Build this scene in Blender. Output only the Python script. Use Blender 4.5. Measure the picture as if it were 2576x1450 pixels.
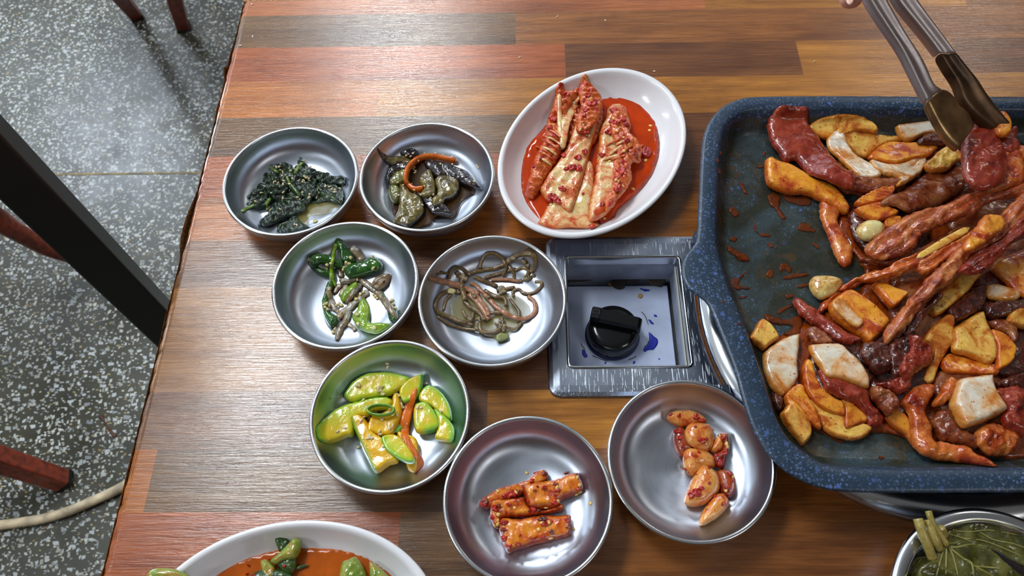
import bpy, bmesh, math, random
import numpy as np
from mathutils import Vector, Matrix, noise
from mathutils.geometry import delaunay_2d_cdt
from mathutils.bvhtree import BVHTree

random.seed(7); RNG = np.random.default_rng(7)
D = bpy.data; S = bpy.context.scene; C = S.collection
for o in list(D.objects): D.objects.remove(o)

# ------------------------------------------------------------------ camera
TZ = 0.72                                   # height of the table top above the floor
FPX = 1885.6; TH = .49793; ROLL = -.042089; YAW = .0394156; HC = .54094
def rotz(v, a): c, s = math.cos(a), math.sin(a); return np.array([c*v[0]-s*v[1], s*v[0]+c*v[1], v[2]])
_r = np.array([1, 0, 0.]); _u = np.array([0, math.cos(TH), math.sin(TH)]); _f = np.array([0, math.sin(TH), -math.cos(TH)])
_c, _s = math.cos(ROLL), math.sin(ROLL)
CR = rotz(_c*_r+_s*_u, YAW); CU = rotz(-_s*_r+_c*_u, YAW); CF = rotz(_f, YAW); CO = np.array([0, 0, TZ+HC])
cd = D.cameras.new('camera'); cam = D.objects.new('camera', cd); C.objects.link(cam); S.camera = cam
cd.sensor_width = 36; cd.lens = FPX/2576*36; cd.clip_start = .01
cam.matrix_world = Matrix(((CR[0], CU[0], -CF[0], CO[0]), (CR[1], CU[1], -CF[1], CO[1]), (CR[2], CU[2], -CF[2], CO[2]), (0, 0, 0, 1)))
cd.dof.use_dof = True; cd.dof.focus_distance = .60; cd.dof.aperture_fstop = 14.0

# ------------------------------------------------------------------ world, lights, exposure
S.view_settings.view_transform = 'Standard'; S.view_settings.look = 'None'
S.view_settings.gamma = 1; S.view_settings.use_curve_mapping = False
S.view_settings.exposure = -0.5
W = D.worlds.new('room_light'); S.world = W; W.use_nodes = True
wn = W.node_tree; bg = wn.nodes['Background']
bg.inputs[0].default_value = (.8, .86, 1.0, 1); bg.inputs[1].default_value = .05
def area(name, x, y, z, sx, sy, watts, col=(1, 1, 1), tgt=None):
    l = D.lights.new(name, 'AREA'); l.shape = 'RECTANGLE'; l.size = sx; l.size_y = sy; l.energy = watts; l.color = col
    o = D.objects.new(name, l); C.objects.link(o); o.location = (x, y, z)
    if tgt: o.rotation_euler = (Vector(tgt)-Vector((x, y, z))).to_track_quat('-Z', 'Y').to_euler()
    return o
LZ = TZ+1.93
COOL = (.91, .965, 1)
area('ceiling_panel_far', -.56, 2.50, LZ, .46, .46, 42, COOL)
area('ceiling_panel_left', -.90, 1.05, LZ, .46, .66, 40, COOL)
area('ceiling_panel_far_left', -2.7, 3.2, LZ, .9, .9, 50, (.76, .86, 1))
area('ceiling_panel_near_left', -2.2, -.4, LZ, .60, .60, 30, COOL)
area('ceiling_panel_right', 1.9, 2.6, LZ, .60, .60, 12, (1, .95, .88))
area('ceiling_panel_near', 1.6, -1.1, LZ, .60, .60, 12, (1, .97, .93))
area('fill_uplight_left', -3.2, 1.3, 1.9, .2, 5.5, 70, (.74, .86, 1), (-2.6, 1.3, 2.66))  # added fill aimed up, no real fixture: brightens the ceiling mirrored in the bowls
area('fill_uplight_back', -.6, 4.4, 1.9, 4.5, .2, 50, (.74, .86, 1), (-.6, 3.8, 2.66))  # second invented uplight, lifts the ceiling along the back wall

# ------------------------------------------------------------------ helpers
def P(x, y, h=0.):                          # point seen at photograph pixel (x, y) at height h above the table top
    d = CF+CR*((x-1288)/FPX)-CU*((y-725)/FPX)
    return CO+d*((TZ+h-CO[2])/d[2])
def ray(x, y):
    d = CF+CR*((x-1288)/FPX)-CU*((y-725)/FPX); return d/np.linalg.norm(d)
BV = []; OWN = []; HITO = [None]
def reg(verts, faces):
    BV.append(BVHTree.FromPolygons([tuple(v) for v in verts], faces)); OWN.append(None)
def hit(x, y, default=0.):
    d = Vector(ray(x, y)); o = Vector(CO); best = None
    for bi_, b in enumerate(BV):
        r = b.ray_cast(o, d)
        if r[0] is not None and (best is None or r[3] < best[2]): best = (r[0], r[1], r[3]); HITO[0] = OWN[bi_]
    if best is None:
        return Vector(P(x, y, default)), Vector((0, 0, 1))
    n = best[1]
    if n.dot(d) > 0: n = -n
    return best[0], n
def K(ox, oy, s):
    return lambda pts: [(ox+p[0]/s, oy+p[1]/s)+tuple(p[2:]) for p in pts]

def tag(o, label=None, cat=None, group=None, kind=None):
    if label: o['label'] = label
    if cat: o['category'] = cat
    if group: o['group'] = group
    if kind: o['kind'] = kind
    return o
def empty(name, loc, label, cat, group=None):
    o = D.objects.new(name, None); C.objects.link(o); o.location = loc; o.empty_display_size = .02
    return tag(o, label, cat, group)
def mesh(name, V, F, mat, parent=None, smooth=True, register=True, attrs=None, mats=None, fm=None, recalc=True, origin=None):
    V = np.asarray(V, float)
    if register: reg(V, F)
    if parent is not None: org = np.array(parent.matrix_world.translation) if False else np.array(WL(parent))
    else: org = np.array([V[:, 0].mean(), V[:, 1].mean(), V[:, 2].min()]) if origin is None else np.array(origin, float)
    me = D.meshes.new(name); me.from_pydata([tuple(v-org) for v in V], [], F)
    if attrs:
        for k, a in attrs.items():
            at = me.attributes.new(k, 'FLOAT', 'POINT'); at.data.foreach_set('value', np.asarray(a, np.float32))
    if recalc:
        bm = bmesh.new(); bm.from_mesh(me); bmesh.ops.recalc_face_normals(bm, faces=bm.faces); bm.to_mesh(me); bm.free()
    if smooth: me.polygons.foreach_set('use_smooth', [True]*len(me.polygons))
    for m in (mats or [mat]): me.materials.append(m)
    if fm is not None: me.polygons.foreach_set('material_index', fm)
    o = D.objects.new(name, me); C.objects.link(o)
    if parent is not None: o.parent = parent; o.location = (0, 0, 0)
    else: o.location = tuple(org)
    if register: OWN[-1] = parent if parent is not None else o
    return o
def WL(o):
    l = Vector(o.location)
    while o.parent: o = o.parent; l += Vector(o.location)
    return tuple(l)

def smooth_closed(p, k=5, sharp=False):
    p = np.asarray(p, float); n = len(p); out = []
    for i in range(n):
        p0, p1, p2, p3 = p[i-1], p[i], p[(i+1) % n], p[(i+2) % n]
        if sharp:
            for t in (.08, .35, .65, .92): out.append(p1*(1-t)+p2*t)
        else:
            for j in range(k):
                t = j/k; out.append(.5*((2*p1)+(-p0+p2)*t+(2*p0-5*p1+4*p2-p3)*t*t+(-p0+3*p1-3*p2+p3)*t**3))
    return np.array(out)
def smooth_open(p, k=6):
    p = np.asarray(p, float); n = len(p); out = []
    for i in range(n-1):
        p0 = p[i-1] if i else 2*p[0]-p[1]; p1, p2 = p[i], p[i+1]; p3 = p[i+2] if i+2 < n else 2*p[-1]-p[-2]
        for j in range(k):
            t = j/k; out.append(.5*((2*p1)+(-p0+p2)*t+(2*p0-5*p1+4*p2-p3)*t*t+(-p0+3*p1-3*p2+p3)*t**3))
    out.append(p[-1]); return np.array(out)
def inside(pt, poly):
    x, y = pt[:, 0][:, None], pt[:, 1][:, None]; a = poly; b = np.roll(poly, -1, 0)
    c = ((a[:, 1] > y) != (b[:, 1] > y)) & (x < (b[:, 0]-a[:, 0])*(y-a[:, 1])/(b[:, 1]-a[:, 1]+1e-15)+a[:, 0])
    return c.sum(1) % 2 == 1
def segdist(pt, a, b):
    ab = b-a; L = (ab**2).sum(1)+1e-18
    t = np.clip(((pt[:, None, :]-a)*ab).sum(2)/L, 0, 1)
    q = a+t[..., None]*ab
    return np.sqrt(((pt[:, None, :]-q)**2).sum(2)).min(1)
def resample(poly, step):
    a = np.vstack([poly, poly[:1]]); L = np.r_[0, np.cumsum(np.hypot(*np.diff(a, axis=0).T))]
    n = max(8, int(L[-1]/step)); t = np.linspace(0, L[-1], n, endpoint=False)
    return np.c_[np.interp(t, L, a[:, 0]), np.interp(t, L, a[:, 1])]
def nz(p, f, seed=0.):
    return noise.noise(Vector((p[0]*f+seed, p[1]*f+seed*1.7, p[2]*f+seed*.3)))

_seed = [0]
def slab(name, px, mat, label=None, cat=None, group=None, parent=None, h=None, th=.008, edge=.6, wr=(.0, 100), ripple=None,
         floor=None, n=320, sharp=False, flex=.5, lift=0., jag=0., skin=None, skinw=.004, maxs=.6, dome=0., kind=None,
         bottom=.5, flat=False, register=True, maxh=.09, hp=None):
    """solid piece of food: outline seen in the photograph, real thickness, resting on what is already there"""
    _seed[0] += 1; sd = _seed[0]*3.17
    px = np.asarray(px, float)[:, :2]
    pp = smooth_closed(px, sharp=sharp)
    a = .0; b = .0; c0 = h
    res = None
    if hp is not None:
        q = np.array([P(*t) for t in hp]); cx, cy = q[:, 0].mean(), q[:, 1].mean()
        A = np.c_[np.ones(len(q)), q[:, 0]-cx, q[:, 1]-cy]; k = np.linalg.solve(A.T@A+np.diag([0, 2e-4, 2e-4]), A.T@(q[:, 2]-TZ)); c0, a, b = k
    elif h is None:
        mn, mx = px.min(0), px.max(0); q = []
        tries = RNG.random((240, 2))*(mx-mn)+mn; tries = tries[inside(tries, px)][:26]
        hs = np.array([list(hit(*t)[0]) for t in tries]) if len(tries) else np.array([list(hit(*px.mean(0))[0])])
        cx, cy = hs[:, 0].mean(), hs[:, 1].mean()
        A = np.c_[np.ones(len(hs)), hs[:, 0]-cx, hs[:, 1]-cy]
        R = A.T@A+np.diag([0, 4e-5, 4e-5])*len(hs); k = np.linalg.solve(R, A.T@hs[:, 2])
        a, b = np.clip(k[1:], -maxs, maxs)
        r = hs[:, 2]-(k[0]+a*(hs[:, 0]-cx)+b*(hs[:, 1]-cy))
        q = np.quantile(r, .6)
        c0 = min(k[0]-TZ+q+th*.42+lift, maxh)
        res = (hs, r-q)
    else:
        m = P(*px.mean(0), h); cx, cy = m[0], m[1]
    # project the outline on the (tilted) plane z = TZ + c0 + a(x-cx) + b(y-cy)
    def onplane(x, y):
        d = ray(x, y)
        t = (TZ+c0-CO[2]+a*(CO[0]-cx)+b*(CO[1]-cy))/(d[2]-a*d[0]-b*d[1]); return CO+d*t
    O = np.array([onplane(*p)[:2] for p in pp])
    ar = abs(.5*np.sum(O[:, 0]*np.roll(O[:, 1], -1)-O[:, 1]*np.roll(O[:, 0], -1)))
    st = math.sqrt(ar/n)
    O = resample(O, st)
    if jag:
        ctr = O.mean(0); t = np.roll(O, -1, 0)-np.roll(O, 1, 0); nn = np.c_[t[:, 1], -t[:, 0]]/(np.hypot(*t.T)[:, None]+1e-12)
        O = O+nn*np.array([jag*(nz((p[0], p[1], 0), 260, sd)+.6*nz((p[0], p[1], 0), 700, sd)) for p in O])[:, None]
    mn, mx = O.min(0), O.max(0)
    gx, gy = np.meshgrid(np.arange(mn[0], mx[0], st), np.arange(mn[1], mx[1], st*.87))
    gx = gx+(np.arange(gx.shape[0]) % 2)[:, None]*st*.5
    G = np.c_[gx.ravel(), gy.ravel()]+RNG.normal(0, st*.12, (gx.size, 2))
    G = G[inside(G, O)]; nb = len(O)
    if len(G):
        G = G[segdist(G, O, np.roll(O, -1, 0)) > st*.55]
    cc = delaunay_2d_cdt([Vector(p) for p in O]+[Vector(p) for p in G], [(i, (i+1) % nb) for i in range(nb)], [], 1, 1e-7)
    V2 = np.array([list(v) for v in cc[0]]); T = [tuple(f) for f in cc[2]]
    d = segdist(V2, O, np.roll(O, -1, 0)); d[d < 1e-7] = 0; dm = d.max()+1e-9
    isb = d < 1e-6
    ew = max(dm*edge, 1e-5); tt = np.clip(d/ew, 0, 1); prof = np.sqrt(np.clip(1-(1-tt)**2, 0, 1))
    mid = TZ+c0+a*(V2[:, 0]-cx)+b*(V2[:, 1]-cy)
    if res is not None and flex:
        hs, r = res; dd = ((V2[:, None, :]-hs[None, :, :2])**2).sum(2); w = np.exp(-dd/(2*.006**2))+1e-4
        mid = mid+flex*np.clip((w*r).sum(1)/w.sum(1), -.02, .02)
    mid = mid+dome*(d/dm)**1.2
    if ripple:                               # folds running along a direction: (amp, freq, angle)
        ra, rf, rang = ripple
        u = V2[:, 0]*math.cos(rang)+V2[:, 1]*math.sin(rang); v = -V2[:, 0]*math.sin(rang)+V2[:, 1]*math.cos(rang)
        mid = mid+ra*np.sin(u*rf+3*np.array([nz((p[0], p[1], 0), 60, sd) for p in V2]))*np.clip(tt*2, .4, 1)
    if wr[0]:
        mid = mid+wr[0]*np.array([nz((p[0], p[1], 0), wr[1], sd)+.5*nz((p[0], p[1], 0), wr[1]*2.3, sd+5) for p in V2])*2*np.clip(.35+tt, 0, 1)
    top = mid+th*.5*prof; bot = mid-th*bottom*prof
    if floor is not None:
        fl = np.array([floor(p[0], p[1]) for p in V2])
        bot = np.maximum(bot, fl+.0002); top = np.maximum(top, fl+.0004+.4*th*prof); 
    n0 = len(V2); vid = {}; V = [(V2[i, 0], V2[i, 1], top[i]) for i in range(n0)]; bi = []
    for i in range(n0):
        if isb[i]: bi.append(i)
        else: bi.append(len(V)); V.append((V2[i, 0], V2[i, 1], bot[i]))
    F = []
    for f in T:
        F.append(f); g = tuple(bi[i] for i in f)[::-1]
        if len(set(g) | set(f)) > 3: F.append(g)
    e = np.ones(len(V)); e[:n0] = np.clip(d/(.0035), 0, 1); sk = np.zeros(len(V))
    for i in range(n0): e[bi[i]] = e[i]*.9 if bi[i] >= n0 else e[i]
    if skin is not None:
        sp = np.array([onplane(*p)[:2] for p in smooth_open(np.asarray(skin, float))])
        ds = segdist(V2, sp[:-1], sp[1:]); s_ = np.clip(1-ds/skinw, 0, 1); sk[:n0] = s_
        for i in range(n0):
            if bi[i] >= n0: sk[bi[i]] = s_[i]
    o = mesh(name, V, F, mat, parent, register=register, attrs={'edge': e, 'skin': sk}, recalc=True)
    if flat: o.data.polygons.foreach_set('use_smooth', [False]*len(o.data.polygons))
    return tag(o, label, cat, group, kind)

def tube(name, px, w, mat, label=None, cat=None, group=None, parent=None, h=None, flat=1., ends='round', sides=10, k=6, twist=0.,
         wr=(0., 100), lift=0., floor=None, upright=False, wf=None, skinattr=False, kind=None, world=None, closed=False, register=True, smooth_h=True):
    """swept piece: centre line seen in the photograph; w = width in metres (number or list)"""
    _seed[0] += 1; sd = _seed[0]*2.71
    if world is not None: pts = np.asarray(world, float)
    else:
        pts = []
        sm = smooth_open([p[:2] for p in px], 3) if h is None and not closed else None
        if h is None:
            src = sm if sm is not None else np.array([p[:2] for p in px])
            z = np.array([hit(*p)[0][2]-TZ for p in src]); wm = np.mean(w) if np.ndim(w) else w
            z = z+wm*flat*.42+lift
            if smooth_h and len(z) > 3:
                for _ in range(3): z = np.maximum(z*.55+.45*np.convolve(np.r_[z[0], z, z[-1]], [.25, .5, .25], 'valid'), z-.0012)
            pts = np.array([P(p[0], p[1], zz) for p, zz in zip(src, z)]); k = max(2, k//3)
        else:
            hh = [p[2] if len(p) > 2 else h for p in px]; pts = np.array([P(p[0], p[1], q+lift) for p, q in zip(px, hh)])
    L = smooth_closed(pts, k) if closed else smooth_open(pts, k)
    n = len(L); s = np.r_[0, np.cumsum(np.linalg.norm(np.diff(L, axis=0), axis=1))]; u = s/s[-1]
    ws = np.interp(u, np.linspace(0, 1, len(w)), w) if np.ndim(w) else np.full(n, float(w))
    if ends == 'round' and not closed:
        e = np.minimum(s, s[-1]-s)/(ws*.5+1e-9); ws = ws*np.sqrt(np.clip(1-(1-np.clip(e, .0, 1))**2, .0025, 1))
    elif ends == 'point' and not closed:
        ws = ws*np.clip(np.minimum(u, 1-u)*6, .08, 1)**.6
    V = []; F = []; sk = []
    for i in range(n):
        t = (L[(i+1) % n]-L[i-1]) if closed else (L[min(i+1, n-1)]-L[max(i-1, 0)]); t = t/(np.linalg.norm(t)+1e-12)
        up = np.array([0, 0, 1.]); side = np.cross(t, up); ln = np.linalg.norm(side)
        side = side/ln if ln > .15 else np.array([1., 0, 0]); up2 = np.cross(side, t); up2 /= np.linalg.norm(up2)+1e-12
        ang = twist*u[i]+(math.pi/2 if upright else 0)
        sx = side*math.cos(ang)+up2*math.sin(ang); ux = -side*math.sin(ang)+up2*math.cos(ang)
        for j in range(sides):
            a = 2*math.pi*j/sides; ca, sa = math.cos(a), math.sin(a)
            if flat < .6: ca, sa = np.sign(ca)*abs(ca)**.7, np.sign(sa)*abs(sa)**.7
            r = 1+(wr[0]*nz(L[i]+side*ca*.003, wr[1], sd+j*.0) if wr[0] else 0)
            v = L[i]+(sx*ca*ws[i]*.5+ux*sa*ws[i]*.5*flat)*r
            if floor is not None:
                f_ = floor(v[0], v[1])
                if v[2] < f_+.0002: v[2] = f_+.0002
            V.append(v); sk.append(.5+.5*sa)
    m = n if closed else n-1
    for i in range(m):
        for j in range(sides):
            a, b = i*sides+j, i*sides+(j+1) % sides; c, d_ = ((i+1) % n)*sides+(j+1) % sides, ((i+1) % n)*sides+j
            F.append((a, b, c, d_))
    if not closed:
        F.append(tuple(range(sides))[::-1]); F.append(tuple((n-1)*sides+j for j in range(sides)))
    o = mesh(name, V, F, mat, parent, attrs={'edge': np.ones(len(V)), 'skin': sk}, register=register)
    return tag(o, label, cat, group, kind)

def lathe(name, prof, cx, cy, z0, mat, parent=None, ab=(1, 1), phi=0., seg=96, register=True):
    V = []; F = []; c, s = math.cos(phi), math.sin(phi)
    for r, z in prof:
        for j in range(seg):
            a = 2*math.pi*j/seg; u, v = r*math.cos(a)*ab[0], r*math.sin(a)*ab[1]
            V.append((cx+u*c-v*s, cy+u*s+v*c, z0+z))
    for i in range(len(prof)-1):
        for j in range(seg):
            F.append((i*seg+j, i*seg+(j+1) % seg, (i+1)*seg+(j+1) % seg, (i+1)*seg+j))
    return mesh(name, V, F, mat, parent, register=register)
def box(name, lo, hi, mat, parent=None, bevel=0., register=False):
    V = [(x, y, z) for x in (lo[0], hi[0]) for y in (lo[1], hi[1]) for z in (lo[2], hi[2])]
    F = [(0, 1, 3, 2), (4, 6, 7, 5), (0, 4, 5, 1), (2, 3, 7, 6), (0, 2, 6, 4), (1, 5, 7, 3)]
    o = mesh(name, V, F, mat, parent, smooth=False, register=register)
    if bevel:
        m = o.modifiers.new('b', 'BEVEL'); m.width = bevel; m.segments = 3
        o.data.polygons.foreach_set('use_smooth', [True]*6)
    return o

# ------------------------------------------------------------------ materials
def srgb(r, g, b):
    f = lambda v: (v/255/12.92) if v <= 10.3 else ((v/255+.055)/1.055)**2.4
    return (f(r), f(g), f(b), 1)
class N:
    def __init__(s, name):
        s.m = D.materials.new(name); s.m.use_nodes = True; s.t = s.m.node_tree; s.b = s.t.nodes['Principled BSDF']; s.o = s.t.nodes['Material Output']
    def n(s, ty, **kw):
        x = s.t.nodes.new('ShaderNode'+ty)
        for k, v in kw.items():
            if k.startswith('i_'):
                k2 = k[2:]; x.inputs[int(k2) if k2.isdigit() else k2.replace('_', ' ')].default_value = v
            else: setattr(x, k, v)
        return x
    def l(s, a, b): s.t.links.new(a, b)
    def coord(s, scale=(1, 1, 1), rnd=True, obj=True):
        tc = s.n('TexCoord'); v = tc.outputs['Object' if obj else 'Generated']
        if rnd:
            oi = s.n('ObjectInfo'); mu = s.n('Math', operation='MULTIPLY'); mu.inputs[1].default_value = 3.7; s.l(oi.outputs['Random'], mu.inputs[0])
            ad = s.n('VectorMath', operation='ADD'); s.l(v, ad.inputs[0]); s.l(mu.outputs[0], ad.inputs[1]); v = ad.outputs[0]
        mp = s.n('Mapping'); mp.inputs['Scale'].default_value = scale; s.l(v, mp.inputs[0]); return mp.outputs[0]
    def noise(s, v, sc, det=3, rough=.5, dist=0.):
        x = s.n('TexNoise'); x.inputs['Scale'].default_value = sc; x.inputs['Detail'].default_value = det; x.inputs['Roughness'].default_value = rough; x.inputs['Distortion'].default_value = dist
        s.l(v, x.inputs['Vector']); return x.outputs['Fac']
    def ramp(s, f, stops, interp='LINEAR'):
        r = s.n('ValToRGB'); r.color_ramp.interpolation = interp; e = r.color_ramp.elements
        while len(e) < len(stops): e.new(.5)
        for el, (p, c) in zip(e, stops): el.position = p; el.color = c if len(c) == 4 else (*c, 1)
        s.l(f, r.inputs[0]); return r.outputs[0]
    def mix(s, f, a, b, blend='MIX'):
        x = s.n('Mix', data_type='RGBA', blend_type=blend)
        for val, sock in ((f, x.inputs[0]), (a, x.inputs[6]), (b, x.inputs[7])):
            if hasattr(val, 'links') or isinstance(val, bpy.types.NodeSocket): s.l(val, sock)
            else: sock.default_value = val
        return x.outputs[2]
    def bump(s, f, st, dist=.001, prev=None):
        b = s.n('Bump'); b.inputs['Strength'].default_value = st; b.inputs['Distance'].default_value = dist; s.l(f, b.inputs['Height'])
        if prev: s.l(prev, b.inputs['Normal'])
        return b.outputs[0]
    def attr(s, name): a = s.n('Attribute', attribute_name=name); return a.outputs['Fac']
    def set(s, **kw):
        for k, v in kw.items(): 
            k = k.replace('_', ' ')
            if isinstance(v, bpy.types.NodeSocket): s.l(v, s.b.inputs[k])
            else: s.b.inputs[k].default_value = v
def food(name, cols, sc=90, speck=None, rot=None, sauce=None, amt=.5, ssc=70, edge=None, edgew=1., skin=None, skin2=None, rough=.28, bump=.35, bsc=450, sss=.12, coat=.3, streak=None, spec=.5, bdist=.0008):
    m = N(name); v = m.coord(streak or (1, 1, 1)); vv = m.coord()
    if rot is not None:
        r1 = m.n('Mapping'); r1.inputs['Rotation'].default_value = (0, 0, -rot); m.l(vv, r1.inputs[0]); r2 = m.n('Mapping'); r2.inputs['Scale'].default_value = (.2, 1, 1); m.l(r1.outputs[0], r2.inputs[0]); v = r2.outputs[0]
    f = m.noise(v, sc, 5, .65, .4)
    k = len(cols); col = m.ramp(f, [(.33+.34*i/max(1, k-1), srgb(*c)) for i, c in enumerate(cols)])
    if skin:
        a = m.attr('skin'); a2 = m.ramp(a, [(.05, (0, 0, 0)), (.75, (1, 1, 1))]); col = m.mix(a2, col, srgb(*skin))
        if skin2:
            a3 = m.ramp(a, [(.72, (0, 0, 0)), (.92, (1, 1, 1))]); col = m.mix(a3, col, srgb(*skin2))
    if edge:
        e = m.attr('edge'); e2 = m.n('Math', operation='ADD'); m.l(e, e2.inputs[0]); fn = m.noise(vv, 160, 3); 
        s2 = m.n('Math', operation='MULTIPLY_ADD'); m.l(fn, s2.inputs[0]); s2.inputs[1].default_value = 1.6; s2.inputs[2].default_value = -.8; m.l(s2.outputs[0], e2.inputs[1])
        ef = m.ramp(e2.outputs[0], [(.15*edgew, (1, 1, 1)), (.95*min(edgew, 1.), (0, 0, 0))]); col = m.mix(ef, col, srgb(*edge))
    if sauce:
        g = m.noise(vv, ssc, 5, .65, .6); t = .68-.38*amt
        hf = m.ramp(g, [(t-.14, (0, 0, 0)), (t+.02, (.75, .75, .75))]); hc = [min(255, .55*sauce[k_]+.45*cols[len(cols)//2][k_]*(1.08, .92, .62)[k_]) for k_ in range(3)]; col = m.mix(hf, col, srgb(*hc))
        gf = m.ramp(g, [(t, (0, 0, 0)), (t+.10, (1, 1, 1))]); col = m.mix(gf, col, srgb(*sauce))
    if speck:
        g = m.noise(vv, 420, 3, .6); col = m.mix(m.ramp(g, [(.63, (0, 0, 0)), (.68, (1, 1, 1))]), col, srgb(*speck))
    h1 = m.noise(vv, bsc, 3, .6); nrm = m.bump(h1, bump, bdist); h2 = m.noise(vv, bsc*.28, 3, .6); nrm = m.bump(h2, bump, bdist*2.2, nrm)
    rr = m.noise(vv, 300, 2); r_ = m.ramp(rr, [(.3, (rough*.6,)*3), (.7, (rough*1.5,)*3)])
    m.set(Base_Color=col, Roughness=r_, Normal=nrm, Subsurface_Weight=sss, Subsurface_Scale=.004, Coat_Weight=coat, Coat_Roughness=.1, Specular_IOR_Level=spec)
    m.b.inputs['Subsurface Radius'].default_value = (1, .5, .25)
    return m.m
def plain(name, c, rough=.5, metal=0., bump=0., bsc=300, var=0., coat=0., vs=60):
    m = N(name); v = m.coord()
    col = srgb(*c)
    if var: col = m.mix(m.ramp(m.noise(v, vs, 4), [(.35, (0, 0, 0)), (.65, (1, 1, 1))]), srgb(*[x*(1-var) for x in c]), srgb(*[min(255, x*(1+var)) for x in c]))
    m.set(Base_Color=col, Roughness=rough, Metallic=metal, Coat_Weight=coat)
    if bump: m.set(Normal=m.bump(m.noise(v, bsc, 3), bump))
    return m.m
def steel(name, c=(205, 207, 210), rough=.24, aniso=.65, radial=True, scr=.15, sc=(1, 1, 1), worn=.3):
    m = N(name); tc = m.n('TexCoord')
    if radial:
        tg = m.n('Tangent', direction_type='RADIAL', axis='Z'); m.l(tg.outputs[0], m.b.inputs['Tangent'])
        sp = m.n('SeparateXYZ'); m.l(tc.outputs['Object'], sp.inputs[0])
        le = m.n('VectorMath', operation='LENGTH'); cx = m.n('CombineXYZ'); m.l(sp.outputs[0], cx.inputs[0]); m.l(sp.outputs[1], cx.inputs[1]); m.l(cx.outputs[0], le.inputs[0])
        c2 = m.n('CombineXYZ'); m.l(le.outputs['Value'], c2.inputs[0]); m.l(sp.outputs[2], c2.inputs[1]); f = m.noise(c2.outputs[0], 2600, 2, .7)
    else:
        f = m.noise(m.coord(sc, rnd=False), 900, 3, .7)
    g = m.noise(m.coord(rnd=True), 55, 5, .7, .3)
    r = m.n('Math', operation='MULTIPLY_ADD'); m.l(g, r.inputs[0]); r.inputs[1].default_value = rough*worn*2; r.inputs[2].default_value = rough*(1-worn)
    m.set(Base_Color=m.mix(m.ramp(f, [(.3, (0, 0, 0)), (.7, (1, 1, 1))]), srgb(*[x*.9 for x in c]), srgb(*c)), Metallic=1., Roughness=r.outputs[0], Anisotropic=aniso, Normal=m.bump(f, scr, .00005))
    return m.m

# ---- shared materials
def wood_mat():
    m = N('printed_wood_laminate'); a = m.n('Attribute', attribute_name='plank'); base = a.outputs['Color']; sh = m.n('Attribute', attribute_name='shift').outputs['Fac']
    tc = m.n('TexCoord'); cx = m.n('CombineXYZ'); m.l(sh, cx.inputs[0]); m.l(sh, cx.inputs[2]); ad = m.n('VectorMath', operation='ADD'); m.l(tc.outputs['Object'], ad.inputs[0]); m.l(cx.outputs[0], ad.inputs[1])
    def mp(v, s): x = m.n('Mapping'); x.inputs['Scale'].default_value = s; m.l(v, x.inputs[0]); return x.outputs[0]
    v = ad.outputs[0]
    g1 = m.noise(mp(v, (5, 75, 40)), 1, 5, .6, .5); g2 = m.noise(mp(v, (30, 700, 40)), 1, 3, .6); g3 = m.noise(mp(v, (9, 22, 9)), 1, 4, .6, .8)
    c = m.mix(m.ramp(g1, [(.34, (0, 0, 0)), (.66, (1, 1, 1))]), (.68, .62, .56, 1), (1.22, 1.24, 1.16, 1)); col = m.mix(1., base, c, 'MULTIPLY')
    c = m.mix(m.ramp(g3, [(.36, (0, 0, 0)), (.62, (1, 1, 1))]), (.80, .78, .78, 1), (1.12, 1.15, 1.1, 1)); col = m.mix(1., col, c, 'MULTIPLY')
    c = m.mix(m.ramp(g2, [(.3, (0, 0, 0)), (.6, (1, 1, 1))]), (.74, .70, .66, 1), (1.06, 1.06, 1.06, 1)); col = m.mix(1., col, c, 'MULTIPLY')
    v0 = tc.outputs['Object']; b1 = m.noise(mp(v0, (45, 750, 40)), 1, 4, .65, .3); b2 = m.noise(mp(v0, (350, 1500, 700)), 1, 2); b3 = m.noise(mp(v0, (18, 170, 30)), 1, 3, .6)
    nr = m.bump(b1, .42, .0005); nr = m.bump(b2, .10, .0003, nr); nr = m.bump(b3, .20, .0009, nr)
    m.set(Base_Color=col, Roughness=.19, Normal=nr, Coat_Weight=.35, Coat_Roughness=.17, Coat_Normal=nr, Specular_IOR_Level=.5); return m.m
M_WOOD = wood_mat()
M_CORE = plain('worn_particle_board', (150, 108, 66), .8, bump=.5, bsc=500, var=.35, vs=400)
M_STEEL = steel('brushed_bowl_steel', (208, 216, 230), .36, .75)
M_STEEL_RIM = steel('polished_rim_steel', (218, 221, 225), .2, .3)
M_PLATE = plain('white_melamine', (232, 232, 236), .2, coat=.3)
M_PLATE.node_tree.nodes['Principled BSDF'].inputs['Specular IOR Level'].default_value = .5
M_BLACKP = plain('glossy_black_plastic', (9, 9, 11), .16, bump=.06, bsc=900)
M_BLACK = plain('burnt_black_enamel', (14, 14, 15), .45, bump=.2)
M_PANEL = plain('pale_enamel_panel', (186, 196, 222), .3, var=.03)
M_INK = plain('blue_ink', (25, 40, 165), .4)
M_GRIME = plain('brown_grime', (52, 42, 36), .6, var=.3)
M_RUST = plain('rust_spot', (176, 140, 84), .5)
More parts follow.
